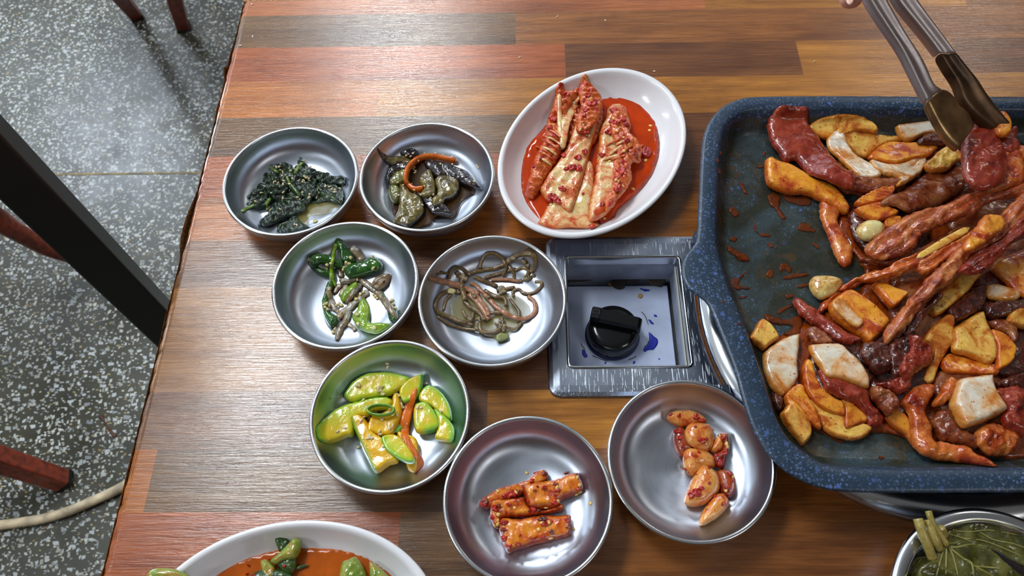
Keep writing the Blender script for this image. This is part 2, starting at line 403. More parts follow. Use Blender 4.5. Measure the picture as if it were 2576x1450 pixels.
def scratched():
    m = N('scratched_stainless'); v = m.coord(rnd=False)
    def sc(ang, f):
        x = m.n('Mapping'); x.inputs['Rotation'].default_value = (0, 0, ang); x.inputs['Scale'].default_value = (f, f*.03, f); m.l(v, x.inputs[0])
        return m.ramp(m.noise(x.outputs[0], 1, 2, .5), [(.66, (0, 0, 0)), (.70, (1, 1, 1))])
    s1, s2, s3 = sc(.1, 1300), sc(.75, 1100), sc(-.35, 1200)
    s = m.mix(1., m.mix(1., s1, s2, 'ADD'), s3, 'ADD'); f = m.n('RGBToBW'); m.l(s, f.inputs[0])
    g = m.noise(v, 40, 4)
    col = m.mix(m.ramp(g, [(.3, (0, 0, 0)), (.7, (1, 1, 1))]), srgb(150, 160, 182), srgb(186, 194, 208)); col = m.mix(f.outputs[0], col, srgb(225, 230, 235))
    r = m.n('Math', operation='MULTIPLY_ADD'); m.l(f.outputs[0], r.inputs[0]); r.inputs[1].default_value = .3; r.inputs[2].default_value = .30
    m.set(Base_Color=col, Metallic=1., Roughness=r.outputs[0], Normal=m.bump(f.outputs[0], .35, .0002)); return m.m
M_SCR = scratched()
M_RING = steel('burner_ring_steel', (205, 208, 212), .2, .3)
def pan_mat(glaze):
    m = N('blue_speckled_coating' if not glaze else 'oily_speckled_coating'); v = m.coord(rnd=False)
    def spots(sc, th, seed, size=.3):
        vo = m.n('TexVoronoi'); vo.inputs['Scale'].default_value = sc; x = m.n('Mapping'); x.inputs['Location'].default_value = (seed, seed, 0); m.l(v, x.inputs[0])
        wv = m.n('VectorMath', operation='ADD'); nn = m.n('TexNoise'); nn.inputs['Scale'].default_value = sc*2.2; m.l(x.outputs[0], nn.inputs[0])
        sc_ = m.n('VectorMath', operation='SCALE'); sc_.inputs['Scale'].default_value = .6/sc; m.l(nn.outputs['Color'], sc_.inputs[0]); m.l(x.outputs[0], wv.inputs[0]); m.l(sc_.outputs[0], wv.inputs[1])
        m.l(wv.outputs[0], vo.inputs['Vector'])
        d = m.ramp(vo.outputs['Distance'], [(size*.55, (1, 1, 1)), (size, (0, 0, 0))]); sp = m.n('SeparateColor'); m.l(vo.outputs['Color'], sp.inputs[0])
        k = m.ramp(sp.outputs[0], [(th, (0, 0, 0)), (th+.02, (1, 1, 1))]); return m.mix(1., d, k, 'MULTIPLY')
    big = spots(170, .78 if not glaze else .92, 3.1, .34); sm = spots(400, .25 if not glaze else .65, 9.2, .40); ti = spots(1000, .55, 5.5, .36)
    col = m.mix(m.noise(v, 120, 3), srgb(*((28, 46, 62) if not glaze else (44, 58, 62))), srgb(*((44, 64, 86) if not glaze else (64, 80, 84))))
    cl = m.ramp(m.noise(v, 30, 3), [(.42, (.35, .35, .35)), (.62, (1, 1, 1))])
    f = lambda a, k: m.mix(1., a, m.mix(1., cl, (k, k, k, 1), 'MULTIPLY'), 'MULTIPLY')
    bw = lambda a: (lambda n_: (m.l(a, n_.inputs[0]), n_.outputs[0])[1])(m.n('RGBToBW'))
    col = m.mix(bw(f(ti, .5)), col, srgb(150, 165, 185)); col = m.mix(bw(f(sm, .65)), col, srgb(105, 128, 178)); col = m.mix(bw(f(big, .85)), col, srgb(84, 112, 184))
    if glaze:
        g = m.ramp(m.noise(v, 22, 5, .6, .8), [(.42, (0, 0, 0)), (.58, (1, 1, 1))]); col = m.mix(bw(m.mix(1., g, (.8, .8, .8, 1), 'MULTIPLY')), col, srgb(40, 40, 22))
        g2 = m.ramp(m.noise(v, 60, 6, .7, 1.2), [(.56, (0, 0, 0)), (.64, (1, 1, 1))]); col = m.mix(bw(m.mix(1., g2, (.55, .55, .55, 1), 'MULTIPLY')), col, srgb(88, 62, 18))
        m.set(Roughness=m.ramp(m.noise(v, 90, 4), [(.35, (.12, .12, .12)), (.65, (.42, .42, .42))]))
    else: m.set(Roughness=.34)
    nr = m.bump(m.noise(v, 1400, 3), .3, .0003); m.set(Base_Color=col, Normal=nr, Specular_IOR_Level=.5); return m.m
M_PAN = pan_mat(False); M_PANIN = pan_mat(True)
def terrazzo():
    m = N('terrazzo'); v = m.coord(rnd=False)
    nn = m.n('TexNoise'); nn.inputs['Scale'].default_value = 60; m.l(v, nn.inputs[0]); sc = m.n('VectorMath', operation='SCALE'); sc.inputs['Scale'].default_value = .010; m.l(nn.outputs['Color'], sc.inputs[0])
    ad = m.n('VectorMath', operation='ADD'); m.l(v, ad.inputs[0]); m.l(sc.outputs[0], ad.inputs[1])
    def chips(S_, th, size, seed, st):
        x = m.n('Mapping'); x.inputs['Location'].default_value = (seed, seed*2, 0); x.inputs['Scale'].default_value = st; x.inputs['Rotation'].default_value = (0, 0, seed); m.l(ad.outputs[0], x.inputs[0])
        vo = m.n('TexVoronoi', distance='CHEBYCHEV'); vo.inputs['Scale'].default_value = S_; m.l(x.outputs[0], vo.inputs['Vector'])
        sp = m.n('SeparateColor'); m.l(vo.outputs['Color'], sp.inputs[0])
        md = m.n('Math', operation='MULTIPLY_ADD'); m.l(sp.outputs[1], md.inputs[0]); md.inputs[1].default_value = .35*size; md.inputs[2].default_value = .62*size
        lt = m.n('Math', operation='LESS_THAN'); m.l(vo.outputs['Distance'], lt.inputs[0]); m.l(md.outputs[0], lt.inputs[1])
        k = m.n('Math', operation='GREATER_THAN'); m.l(sp.outputs[0], k.inputs[0]); k.inputs[1].default_value = th
        mu = m.n('Math', operation='MULTIPLY'); m.l(lt.outputs[0], mu.inputs[0]); m.l(k.outputs[0], mu.inputs[1]); return mu.outputs[0], sp.outputs[2]
    col = m.mix(m.ramp(m.noise(v, 9, 5, .6), [(.3, (0, 0, 0)), (.7, (1, 1, 1))]), srgb(52, 52, 42), srgb(84, 82, 70))
    pal = [(0, srgb(150, 156, 160)), (.2, srgb(192, 198, 200)), (.42, srgb(172, 174, 166)), (.6, srgb(206, 208, 200)), (.78, srgb(140, 148, 152)), (.88, srgb(176, 160, 108)), (.95, srgb(165, 130, 72)), (.965, srgb(196, 196, 186))]
    for a in ((150, .42, .36, 1.3, (1, 1.6, 1)), (92, .42, .33, 4.4, (1.5, 1, 1)), (62, .50, .31, 7.7, (1, 1.5, 1))):
        f, c = chips(*a); col = m.mix(f, col, m.ramp(c, pal, 'CONSTANT'))
    dirt = m.ramp(m.noise(v, 3.5, 5, .6), [(.35, (.70, .70, .68)), (.62, (1, 1, 1))]); col = m.mix(1., col, dirt, 'MULTIPLY')
    m.set(Base_Color=col, Roughness=m.ramp(m.noise(v, 14, 4), [(.3, (.22,)*3), (.7, (.34,)*3)]), Normal=m.bump(m.noise(v, 120, 3), .08, .001), Specular_IOR_Level=.6); return m.m
M_TERR = terrazzo()
M_BRASS = plain('brass_divider', (118, 100, 58), .4, .3, var=.2)
M_RED = plain('reddish_stained_wood', (128, 52, 32), .42, bump=.25, bsc=120, var=.22, vs=90, coat=.2)
M_RUB = plain('black_rubber', (16, 15, 15), .6)
M_POST = plain('black_painted_metal', (17, 17, 19), .42, var=.1)
M_HOSE = plain('cream_gas_hose', (196, 180, 150), .5, var=.18, vs=40)
M_SEAT = plain('dark_seat_vinyl', (40, 24, 20), .4)

# ------------------------------------------------------------------ floor
M_WALLL = plain('pale_wall_paint', (222, 220, 214), .7); M_WALLD = plain('brown_wood_wall', (96, 62, 42), .6, var=.15); M_CEIL = plain('white_ceiling', (226, 226, 224), .8)
def wall(nm, v, m_): o = mesh(nm, v, [(0, 1, 2, 3)], m_, smooth=False, register=False, origin=v[0]); tag(o, kind='structure')
ZC = 2.66
wall('wall_left', [(-3.4, -2, 0), (-3.4, 4.6, 0), (-3.4, 4.6, ZC), (-3.4, -2, ZC)], M_WALLL); wall('wall_right', [(3, -2, 0), (3, 4.6, 0), (3, 4.6, ZC), (3, -2, ZC)], M_WALLD)
wall('wall_back', [(-3.4, 4.6, 0), (3, 4.6, 0), (3, 4.6, ZC), (-3.4, 4.6, ZC)], M_WALLL); wall('wall_front', [(-3.4, -2, 0), (3, -2, 0), (3, -2, ZC), (-3.4, -2, ZC)], M_WALLD)
wall('ceiling', [(-3.4, -2, ZC), (3, -2, ZC), (3, 4.6, ZC), (-3.4, 4.6, ZC)], M_CEIL)
fv = [(-3.4, -2.0, 0), (3.0, -2.0, 0), (3.0, 4.6, 0), (-3.4, 4.6, 0)]
fl = mesh('floor', fv, [(0, 1, 2, 3)], M_TERR, smooth=False, origin=(0, 0, 0)); tag(fl, kind='structure')
a, b = P(0, 437, -TZ), P(500, 439, -TZ); ys = (a[1]+b[1])/2
st = box('trim_1', (-3.4, ys-.0022, -.002), (3.0, ys+.0022, .0008), M_BRASS); tag(st, kind='structure')

# ------------------------------------------------------------------ table
XL, YB, YF, XR = -.2945, .6385, -.095, .917; RH = .04567; Y0 = .6161
HOLE = (P(1428, 790)[0], P(1735, 926)[1], P(1720, 790)[0], P(1560, 655)[1])     # x0,y0,x1,y1
table = empty('dining_table', (XL, YF, 0), 'brown laminate dining table with printed plank strips and a chipped left edge', 'table')
rows = []; y = YB; r = 0
while y > YF+1e-6:
    y2 = max(YF, Y0-RH*r); rows.append((y, y2)); y = y2; r += 1
palette = {'red': (164, 86, 44), 'redl': (164, 94, 52), 'org': (182, 108, 48), 'orgy': (170, 110, 44), 'gb': (112, 79, 50), 'db': (114, 68, 36), 'pur': (120, 80, 54), 'mid': (142, 86, 40), 'tan': (150, 102, 62)}
PX = lambda px, py: float(P(px, py)[0])
rowspec = [  # colour, right end (world x) ...
    [('redl', PX(1773, 15)), ('orgy', .45), ('mid', 9)],
    [('gb', PX(1297, 70)), ('mid', .52), ('db', 9)],
    [('red', .04), ('db', PX(2009, 137)), ('orgy', .42), ('db', .6), ('mid', 9)],
    [('org', -.14), ('orgy', .9), ('red', 9)],
    [('gb', .02), ('db', .32), ('pur', 9)],
    [('red', -.02), ('db', .4), ('mid', 9)],
    [('org', .05), ('mid', .36), ('db', 9)],
    [('pur', .0), ('db', .3), ('mid', 9)],
    [('tan', -.02), ('db', .3), ('org', 9)],
    [('tan', -.06), ('db', .2), ('org', 9)],
    [('pur', -.03), ('orgy', .25), ('red', 9)],
    [('org', PX(375, 1225)), ('gb', -.04), ('mid', .3), ('db', 9)],
    [('red', -.09), ('gb', .02), ('mid', .5), ('pur', 9)],
    [('org', -.1), ('mid', .3), ('db', 9)],
    [('gb', .1), ('red', 9)], [('db', 9)], [('mid', 9)], [('red', 9)]]
TV = []; TF = []; TC = []; TS = []
REd = .007
prof = [(-.0, -.028), (-.0, -REd)]+[(REd*(1-math.cos(t)), -REd*(1-math.sin(t))) for t in np.linspace(0, math.pi/2, 7)[1:]]
def tquad(q, col, s):
    i = len(TV); TV.extend(q); TF.append(tuple(range(i, i+4))); TC.extend([srgb(*palette[col])]*4); TS.extend([s]*4)
for ri, (ya, yb_) in enumerate(rows):
    spec = rowspec[min(ri, len(rowspec)-1)]; ysp = sorted({ya, yb_, *[v for v in (HOLE[1], HOLE[3]) if yb_ < v < ya]}, reverse=True)
    x = XL+REd; first = True
    for ci, (col, xe) in enumerate(spec):
        xe = min(xe, XR)
        if xe <= x: continue
        xs = sorted({x, xe, *[v for v in (HOLE[0], HOLE[2]) if x < v < xe]})
        for yi in range(len(ysp)-1):
            for xi in range(len(xs)-1):
                xm, ym = (xs[xi]+xs[xi+1])/2, (ysp[yi]+ysp[yi+1])/2
                if HOLE[0] < xm < HOLE[2] and HOLE[1] < ym < HOLE[3]: continue
                tquad([(xs[xi], ysp[yi+1], TZ), (xs[xi+1], ysp[yi+1], TZ), (xs[xi+1], ysp[yi], TZ), (xs[xi], ysp[yi], TZ)], col, ri*1.37+ci*.77)
        if first:
            for pi in range(1, len(prof)-1):
                (xa, za), (xb, zb) = prof[pi], prof[pi+1]; ns = 8
                for k in range(ns):
                    y1, y2 = ya+(yb_-ya)*k/ns, ya+(yb_-ya)*(k+1)/ns
                    w = lambda yy, z_: .0007*nz((yy, z_, 0), 150, 2)+.0005*nz((yy, z_, 0), 500, 2)
                    tquad([(XL+xa+w(y2, za), y2, TZ+za), (XL+xb, y2, TZ+zb), (XL+xb, y1, TZ+zb), (XL+xa+w(y1, za), y1, TZ+za)], col, ri*1.37)
            first = False
        x = xe
me = D.meshes.new('tabletop'); me.from_pydata([(v[0]-XL, v[1]-YF, v[2]) for v in TV], [], TF)
at = me.color_attributes.new('plank', 'FLOAT_COLOR', 'POINT'); at.data.foreach_set('color', np.array(TC, np.float32).ravel())
at = me.attributes.new('shift', 'FLOAT', 'POINT'); at.data.foreach_set('value', np.array(TS, np.float32))
bm = bmesh.new(); bm.from_mesh(me)
bmesh.ops.remove_doubles(bm, verts=[v for v in bm.verts if v.co.x < REd+1e-5], dist=1e-7) if False else None
bm.to_mesh(me); bm.free(); me.materials.append(M_WOOD)
for p in me.polygons: p.use_smooth = False
tt_ = D.objects.new('tabletop', me); C.objects.link(tt_); tt_.parent = table; reg(TV, TF)
# core board under the laminate, chipped along the left and back edges
cy = []; n = 260
CV = []; CFa = []
ysn = np.linspace(YF, YB, n)
for yy in ysn:
    ch = max(0, nz((yy, 0, 0), 22, 9)-.08)*.010*(1 if .30 < yy < .55 else .25)+.0006*nz((yy, 0, 0), 300)
    CV += [(XL-.0006-ch*.9, yy, TZ-.0035), (XL-.0010-ch, yy, TZ-.009), (XL-.0010-ch*.6, yy, TZ-.028), (XL+.20, yy, TZ-.028)]
for i in range(n-1):
    for j in range(3): a = i*4+j; CFa.append((a, a+1, a+5, a+4))
mesh('core_edge', CV, CFa, M_CORE, table, smooth=False)
# back edge and right/front closures
BVt = [(XL, YB, TZ), (XR, YB, TZ), (XR, YB, TZ-.028), (XL, YB, TZ-.028)]
box('back_edge', (XL, YB, TZ-.028), (XR, YB+.0016, TZ-.0003), M_CORE, table)
for lx, ly in ((.03, -.03), (.85, -.03), (.03, .57), (.85, .57)):
    box('leg', (lx-.02, ly-.02, 0), (lx+.02, ly+.02, TZ-.0285), M_POST, table, .003)

# ------------------------------------------------------------------ gas burner and control box let into the table
RX, RY = .3111, .2721
burner = empty('gas_burner', (RX, RY, TZ), 'round stainless table burner almost hidden under the speckled pan', 'burner')
lathe('burner_ring', [(.1725, .0002), (.1722, .0018), (.170, .0042), (.165, .0068), (.157, .0082), (.149, .0074), (.143, .0046), (.139, .0006)], RX, RY, TZ, M_RING, burner)
lathe('drip_pan', [(.1392, .0008), (.12, .0012), (.06, .001), (.0005, .001)], RX, RY, TZ, M_BLACK, burner)
lathe('burner_head', [(.042, .0012), (.044, .012), (.038, .017), (.012, .018), (.0005, .018)], RX, RY, TZ, M_BLACK, burner, seg=48)
for k in range(4):
    a = k*math.pi/2+.4; c_, s_ = math.cos(a), math.sin(a)
    tube('pan_support', None, .006, M_BLACK, parent=burner, world=[(RX+c_*.135, RY+s_*.135, TZ+.004), (RX+c_*.125, RY+s_*.125, TZ+.0185), (RX+c_*.04, RY+s_*.04, TZ+.0185)], sides=6, k=4)
x0, y0, x1, y1 = HOLE; DEP = .034
bx = empty('stove_control_box', ((x0+x1)/2, (y0+y1)/2, TZ-DEP), 'scratched stainless control box with black gas knob set into the table beside the pan', 'control box')
OL, OB, OT, OR = P(1378, 950)[0], P(1500, 1003)[1], P(1620, 597)[1], .23
def ringpt(yy, rr=.1745):
    dy = yy-RY; return RX-math.sqrt(max(rr*rr-dy*dy, 1e-6))
def rr_outline(l, b_, r_, t, rad, n=7):
    o = []
    for cx_, cy_, a0 in ((r_-rad, t-rad, 0), (l+rad, t-rad, 90), (l+rad, b_+rad, 180), (r_-rad, b_+rad, 270)):
        for k in range(n): a = math.radians(a0+90*k/(n-1)); o.append((cx_+rad*math.cos(a), cy_+rad*math.sin(a)))
    return o
def clampring(o): return [(min(x_, ringpt(y_)), y_) for x_, y_ in o]
def dens(o, m_=4):
    r_ = []
    for i in range(len(o)):
        p, q = o[i], o[(i+1) % len(o)]; k = max(1, int(math.hypot(q[0]-p[0], q[1]-p[1])/.006))
        r_ += [(p[0]+(q[0]-p[0])*j/k, p[1]+(q[1]-p[1])*j/k) for j in range(k)]
    return r_
outer = clampring(dens(rr_outline(OL, OB, OR, OT, .010))); no = len(outer)
def inset(o, d_):
    c_ = np.array(o); t = np.roll(c_, -1, 0)-np.roll(c_, 1, 0); nn = np.c_[-t[:, 1], t[:, 0]]/(np.hypot(*t.T)[:, None]+1e-9); return [tuple(p) for p in c_+nn*d_]
inner = rr_outline(x0, y0, x1, y1, .003, 5)
# frame top as planar CDT with hole, plus bevelled skirt
o1 = inset(outer, .009)
cc = delaunay_2d_cdt([Vector(p) for p in o1]+[Vector(p) for p in inner], [(i, (i+1) % no) for i in range(no)]+[(no+i, no+(i+1) % len(inner)) for i in range(len(inner))], [], 0, 1e-7)
vv = np.array([list(v) for v in cc[0]]); ff = []
for f in cc[2]:
    m_ = vv[list(f)].mean(0)
    if inside(m_[None], np.array(o1))[0] and not inside(m_[None], np.array(inner))[0]: ff.append(tuple(f))
V = [(p[0], p[1], TZ+.0042) for p in vv]; F = list(ff)
for (ra, za), (rb, zb) in (((0, .0004), (.0012, .0022)), ((.0012, .0022), (.004, .0036)), ((.004, .0036), (.009, .0042))):
    A_, B_ = (outer if ra == 0 else inset(outer, ra)), (o1 if rb == .009 else inset(outer, rb)); i0 = len(V)
    V += [(p[0], p[1], TZ+za) for p in A_]+[(p[0], p[1], TZ+zb) for p in B_]
    F += [(i0+i, i0+(i+1) % no, i0+no+(i+1) % no, i0+no+i) for i in range(no)]
mesh('frame', V, F, M_SCR, bx, smooth=False)
# inner lip: raised thin edge round the opening
ni = len(inner); V = []; F = []
lp = [(.0022, .0043), (.0012, .0056), (.0, .0054), (-.0006, .003), (-.0006, -.006)]
for d_, z_ in lp: V += [(p[0], p[1], TZ+z_) for p in inset(inner, -d_)]
for k in range(len(lp)-1): F += [(k*ni+i, k*ni+(i+1) % ni, (k+1)*ni+(i+1) % ni, (k+1)*ni+i) for i in range(ni)]
mesh('opening_lip', V, F, M_RING, bx)
# walls of the recess
WLC = plain('recess_wall_paint', (150, 158, 178), .35, var=.1)
V = []; q = [(x0, y0), (x1, y0), (x1, y1), (x0, y1)]
V = [(p[0], p[1], TZ+.003) for p in q]+[(p[0], p[1], TZ-DEP-.012) for p in q]
mesh('recess_wall', V, [(i, (i+1) % 4, 4+(i+1) % 4, 4+i) for i in range(4)]+[(4, 5, 6, 7)], WLC, bx, smooth=False)
px1 = P(1693, 850, -DEP)[0]
box('panel', (x0+.0008, y0+.0008, TZ-DEP-.0025), (px1, y1-.006, TZ-DEP), M_PANEL, bx, .0006, register=True)
box('side_slot', (px1+.0002, y0+.0008, TZ-DEP-.011), (px1+.007, y1-.001, TZ-DEP-.004), M_BLACK, bx, .0005)
c2 = K(1340, 580, 3.296)
mesh('slot_plate', [(px1+.0075, y0+.001, TZ-DEP-.01), (x1-.0022, y0+.001, TZ-.004), (x1-.0022, y1-.004, TZ-.004), (px1+.0075, y1-.004, TZ-DEP-.01),
                    (px1+.0085, y0+.001, TZ-DEP-.0105), (x1-.001, y0+.001, TZ-.005), (x1-.001, y1-.004, TZ-.005), (px1+.0085, y1-.004, TZ-DEP-.0105)],
     [(0, 1, 2, 3), (4, 5, 6, 7), (0, 1, 5, 4), (1, 2, 6, 5), (2, 3, 7, 6), (3, 0, 4, 7)], plain('cream_side_plate', (214, 214, 205), .3), bx, smooth=False)
slab('grime_strip', c2([(262, 392), (400, 380), (560, 385), (700, 395), (860, 388), (960, 395), (1090, 400), (1095, 440), (1060, 470), (985, 455), (950, 425), (900, 410), (860, 430), (820, 425), (780, 425), (765, 470), (720, 490), (670, 470), (655, 410), (560, 402), (420, 425), (320, 430), (262, 445)]), M_GRIME, parent=bx, h=-DEP+.0005, th=.0009, n=260, jag=.0005)
# blue print worn off the dial
pm = []
for pts in ([(965, 850), (990, 860), (1010, 880), (1040, 905), (1035, 940), (1005, 985), (960, 990), (930, 1010), (920, 985), (950, 940), (968, 900)],
            [(410, 990), (430, 990), (440, 1020), (455, 1045), (430, 1050), (412, 1020)], [(890, 482), (930, 485), (975, 495), (940, 508), (910, 495)],
            [(830, 1090), (850, 1085), (848, 1100), (832, 1106)], [(595, 1095), (608, 1092), (604, 1112), (594, 1108)], [(1042, 1060), (1054, 1060), (1052, 1072), (1042, 1070)],
            [(960, 740), (985, 750), (1000, 775), (975, 770)], [(1010, 700), (1030, 706), (1024, 715), (1008, 712)]):
    slab('dial_print', c2(pts), M_INK, parent=bx, h=-DEP+.0003, th=.0003, n=90, jag=.0007)
slab('rust_spot', c2([(870, 545), (885, 525), (905, 527), (915, 545), (900, 562), (880, 560)]), M_RUST, parent=bx, h=-DEP+.0003, th=.0003, n=40)
slab('rust_spot', c2([(622, 440), (640, 430), (655, 448), (640, 468), (625, 460)]), plain('dark_rust', (120, 84, 40), .5), parent=bx, h=-DEP+.0004, th=.0003, n=40)
dial = [(900, 670), (935, 715), (960, 785)], [(490, 1035), (560, 1066), (635, 1088)], [(790, 1075), (830, 1060), (862, 1040)], [(398, 935), (415, 965), (435, 985)]
for d_ in dial: tube('dial_line', c2(d_), .0006, M_GRIME, parent=bx, h=-DEP+.0003, sides=6, flat=.5)
kc = P(1545, 822, -.016); 
lathe('knob_base', [(.0215, 0), (.0218, .004), (.0212, .013), (.0195, .0165), (.014, .0172), (.0003, .0174)], kc[0], kc[1], TZ-DEP+.001, M_BLACKP, bx, seg=64)
lathe('knob_skirt', [(.0228, 0), (.0228, .002), (.0214, .0025)], kc[0], kc[1], TZ-DEP+.0004, plain('blue_black_skirt', (18, 24, 70), .3), bx, seg=64)
ga, gb = P(1492, 787, .0), P(1610, 812, .0); gd = (gb-ga); gl = np.linalg.norm(gd[:2]); ang = math.atan2(gd[1], gd[0]); gc = (ga+gb)/2
gc = P(1551, 797, -.006)
V = []; F = []
secs = [(-.0208, .0062, .0095), (-.0200, .0068, .0112), (-.0135, .0068, .0118), (-.0132, .0063, .0106), (.018, .0060, .0100), (.0205, .0055, .0088), (.0213, .0045, .006)]
for u, w_, z_ in secs:
    for sv, zz in ((-1, -.001), (-1.0, z_*.7), (-.72, z_), (.72, z_), (1.0, z_*.7), (1, -.001)):
        V.append((gc[0]+u*math.cos(ang)-sv*w_*math.sin(ang), gc[1]+u*math.sin(ang)+sv*w_*math.cos(ang), TZ-DEP+.0165+zz))
for i in range(len(secs)-1):
    for j in range(5): a = i*6+j; F.append((a, a+1, a+7, a+6))
F += [(0, 1, 2, 3, 4, 5), tuple(6*(len(secs)-1)+j for j in range(6))]
g = mesh('knob_grip', V, F, M_BLACKP, bx, smooth=False); mm = g.modifiers.new('b', 'BEVEL'); mm.width = .0007; mm.segments = 3
iy = math.cos(ang); ix = math.sin(ang)
sc_ = (gc[0]-.0168*iy, gc[1]-.0168*ix)
lt = rr_outline(-.0028, -.0017, .0028, .0017, .0012, 4)
tube('knob_symbol', None, .0004, plain('grey_symbol', (70, 72, 78), .3), parent=bx, world=[(sc_[0]+a*iy-b*ix, sc_[1]+a*ix+b*iy, TZ-DEP+.0165+.0121) for a, b in lt], closed=True, k=2, sides=6)

# ------------------------------------------------------------------ bowls
BP_O = [(.0, 0), (.028, 0), (.032, .0005), (.040, .0028), (.0475, .0072), (.0528, .0130), (.0555, .0195), (.0564, .0245), (.0567, .0285)]
BP_I = [(.0550, .0285), (.0544, .0245), (.0533, .0200), (.0508, .0140), (.0460, .0086), (.0390, .0046), (.0300, .0024), (.016, .0015), (.0003, .0013)]
bi_r = [p[0] for p in BP_I][::-1]; bi_z = [p[1] for p in BP_I][::-1]
def bowl_floor(cx, cy, k=1.):
    return lambda x, y: TZ+float(np.interp(math.hypot(x-cx, y-cy)/k, bi_r, bi_z, right=.0285))
def bowl(cx, cy, label, rot=0.):
    e = empty('side_dish_bowl', (cx, cy, TZ), label, 'bowl', 'stainless side dish bowls')
    lathe('bowl_body', BP_O+[(.0567, .0290), (.0552, .0290)]+BP_I, cx, cy, TZ, M_STEEL, e, seg=128)
    rim = [(.0560+.0016*math.cos(a), .0291+.0012*math.sin(a)) for a in np.linspace(-math.pi/2, math.pi*1.5, 13)]
    lathe('bowl_rim', rim, cx, cy, TZ, M_STEEL_RIM, e, seg=128)
    return bowl_floor(cx, cy)
BC = [(-.1992, .3845), (-.0833, .3875), (-.1415, .2834), (-.0261, .2688), (-.0980, .1767), (.0002, .1168), (.1127, .1435)]
BL = ['stainless bowl holding dark green seasoned spinach, nearest the table\'s left edge', 'stainless bowl holding brown braised eggplant with a carrot strip',
      'stainless bowl holding green chili peppers and small dried anchovies', 'stainless bowl holding brown bracken fern stems beside the control box',
      'stainless bowl holding bright green and yellow squash slices', 'stainless bowl holding four red seasoned radish pieces',
      'stainless bowl holding red seasoned garlic cloves, half under the pan']
BF = [bowl(*c_, l_) for c_, l_ in zip(BC, BL)]

# ------------------------------------------------------------------ oval white plates
PA, PB = .09933, .07417
PPO = [(.0, .0), (.56, .0), (.60, .0012), (.62, .003), (.80, .010), (.93, .0195), (.985, .0245), (1.0, .0272), (.996, .0285), (.98, .0292), (.955, .0290), (.94, .0278), (.925, .0250), (.85, .0150), (.76, .0088), (.66, .0058), (.5, .0048), (.003, .0045)]
pi_t = [p[0] for p in PPO[10:]][::-1]; pi_z = [p[1] for p in PPO[10:]][::-1]
def oval(cx, cy, phi, label):
    e = empty('oval_plate', (cx, cy, TZ), label, 'plate', 'white oval plates')
    lathe('plate_body', PPO, cx, cy, TZ, M_PLATE, e, ab=(PA, PB), phi=phi, seg=160)
    def fl_(x, y):
        u = (x-cx)*math.cos(phi)+(y-cy)*math.sin(phi); v = -(x-cx)*math.sin(phi)+(y-cy)*math.cos(phi)
        return TZ+float(np.interp(math.hypot(u/PA, v/PB), pi_t, pi_z))
    return fl_
KF = oval(.0588, .4167, .98908, 'white oval plate of napa cabbage kimchi in the upper middle')
QF = oval(-.1532, .0282, .10444, 'white oval plate of young radish greens kimchi cut off by the lower edge')

# ------------------------------------------------------------------ pan
PH = .050; PFL = .028
po = [(1763, 400), (1758, 500), (1753, 590), (1744, 617), (1724, 640), (1714, 665), (1715, 695), (1728, 722), (1752, 740), (1775, 757), (1792, 790), (1812, 840), (1832, 890), (1850, 940), (1868, 1005), (1888, 1065), (1920, 1125), (1960, 1172), (2005, 1203), (2060, 1226), (2130, 1237), (2300, 1239), (2576, 1237)]
pt = [(2576, 242), (2300, 241), (2050, 240), (1900, 242), (1862, 247), (1822, 264), (1790, 295), (1770, 340)]
pin = [(1810, 370), (1804, 430), (1801, 500), (1799, 600), (1810, 655), (1826, 706), (1843, 752), (1870, 816), (1891, 874), (1910, 930), (1931, 993), (1950, 1050), (1984, 1106), (2037, 1150), (2090, 1174), (2235, 1180), (2576, 1180)]
pit = [(2576, 274), (2200, 272), (1930, 272), (1870, 278), (1835, 300), (1817, 332)]
W2 = lambda pts, h: [tuple(P(*p, h)[:2]) for p in pts]
pc = np.array([.315, .283]); XE = .505
def closeright(a, inn):
    a = W2(a, PH); return a
oo = W2(po, PH)+[(XE-.03, .1155), (XE-.006, .126), (XE, .15), (XE, .415), (XE-.006, .438), (XE-.03, .4485)]+W2(pt, PH)
ii = W2(pin, PH)+[(XE-.045, .128), (XE-.024, .135), (XE-.018, .158), (XE-.018, .405), (XE-.024, .428), (XE-.045, .4385)]+W2(pit, PH)
oo = smooth_closed(oo, 4); ii = smooth_closed(ii, 4)
def polar(poly, n=300):
    a = np.arctan2(poly[:, 1]-pc[1], poly[:, 0]-pc[0]); r = np.hypot(*(poly-pc).T); k = np.argsort(a); a, r = a[k], r[k]
    t = np.linspace(-math.pi, math.pi, n, endpoint=False); return t, np.interp(t, np.r_[a-2*math.pi, a, a+2*math.pi], np.r_[r, r, r])
T_, ro = polar(oo); _, ri_ = polar(ii)
def loop(r, z): return np.c_[pc[0]+r*np.cos(T_), pc[1]+r*np.sin(T_), np.full(len(T_), TZ+z)]
def sminset(d):  # inset square to the wall, not to the centre
    q = np.c_[pc[0]+ri_*np.cos(T_), pc[1]+ri_*np.sin(T_)]; t = np.roll(q, -1, 0)-np.roll(q, 1, 0); nn = np.c_[-t[:, 1], t[:, 0]]/(np.hypot(*t.T)[:, None]+1e-9); q = q+nn*d
    return q
def L3(q, z): return np.c_[q, np.full(len(q), TZ+z)]
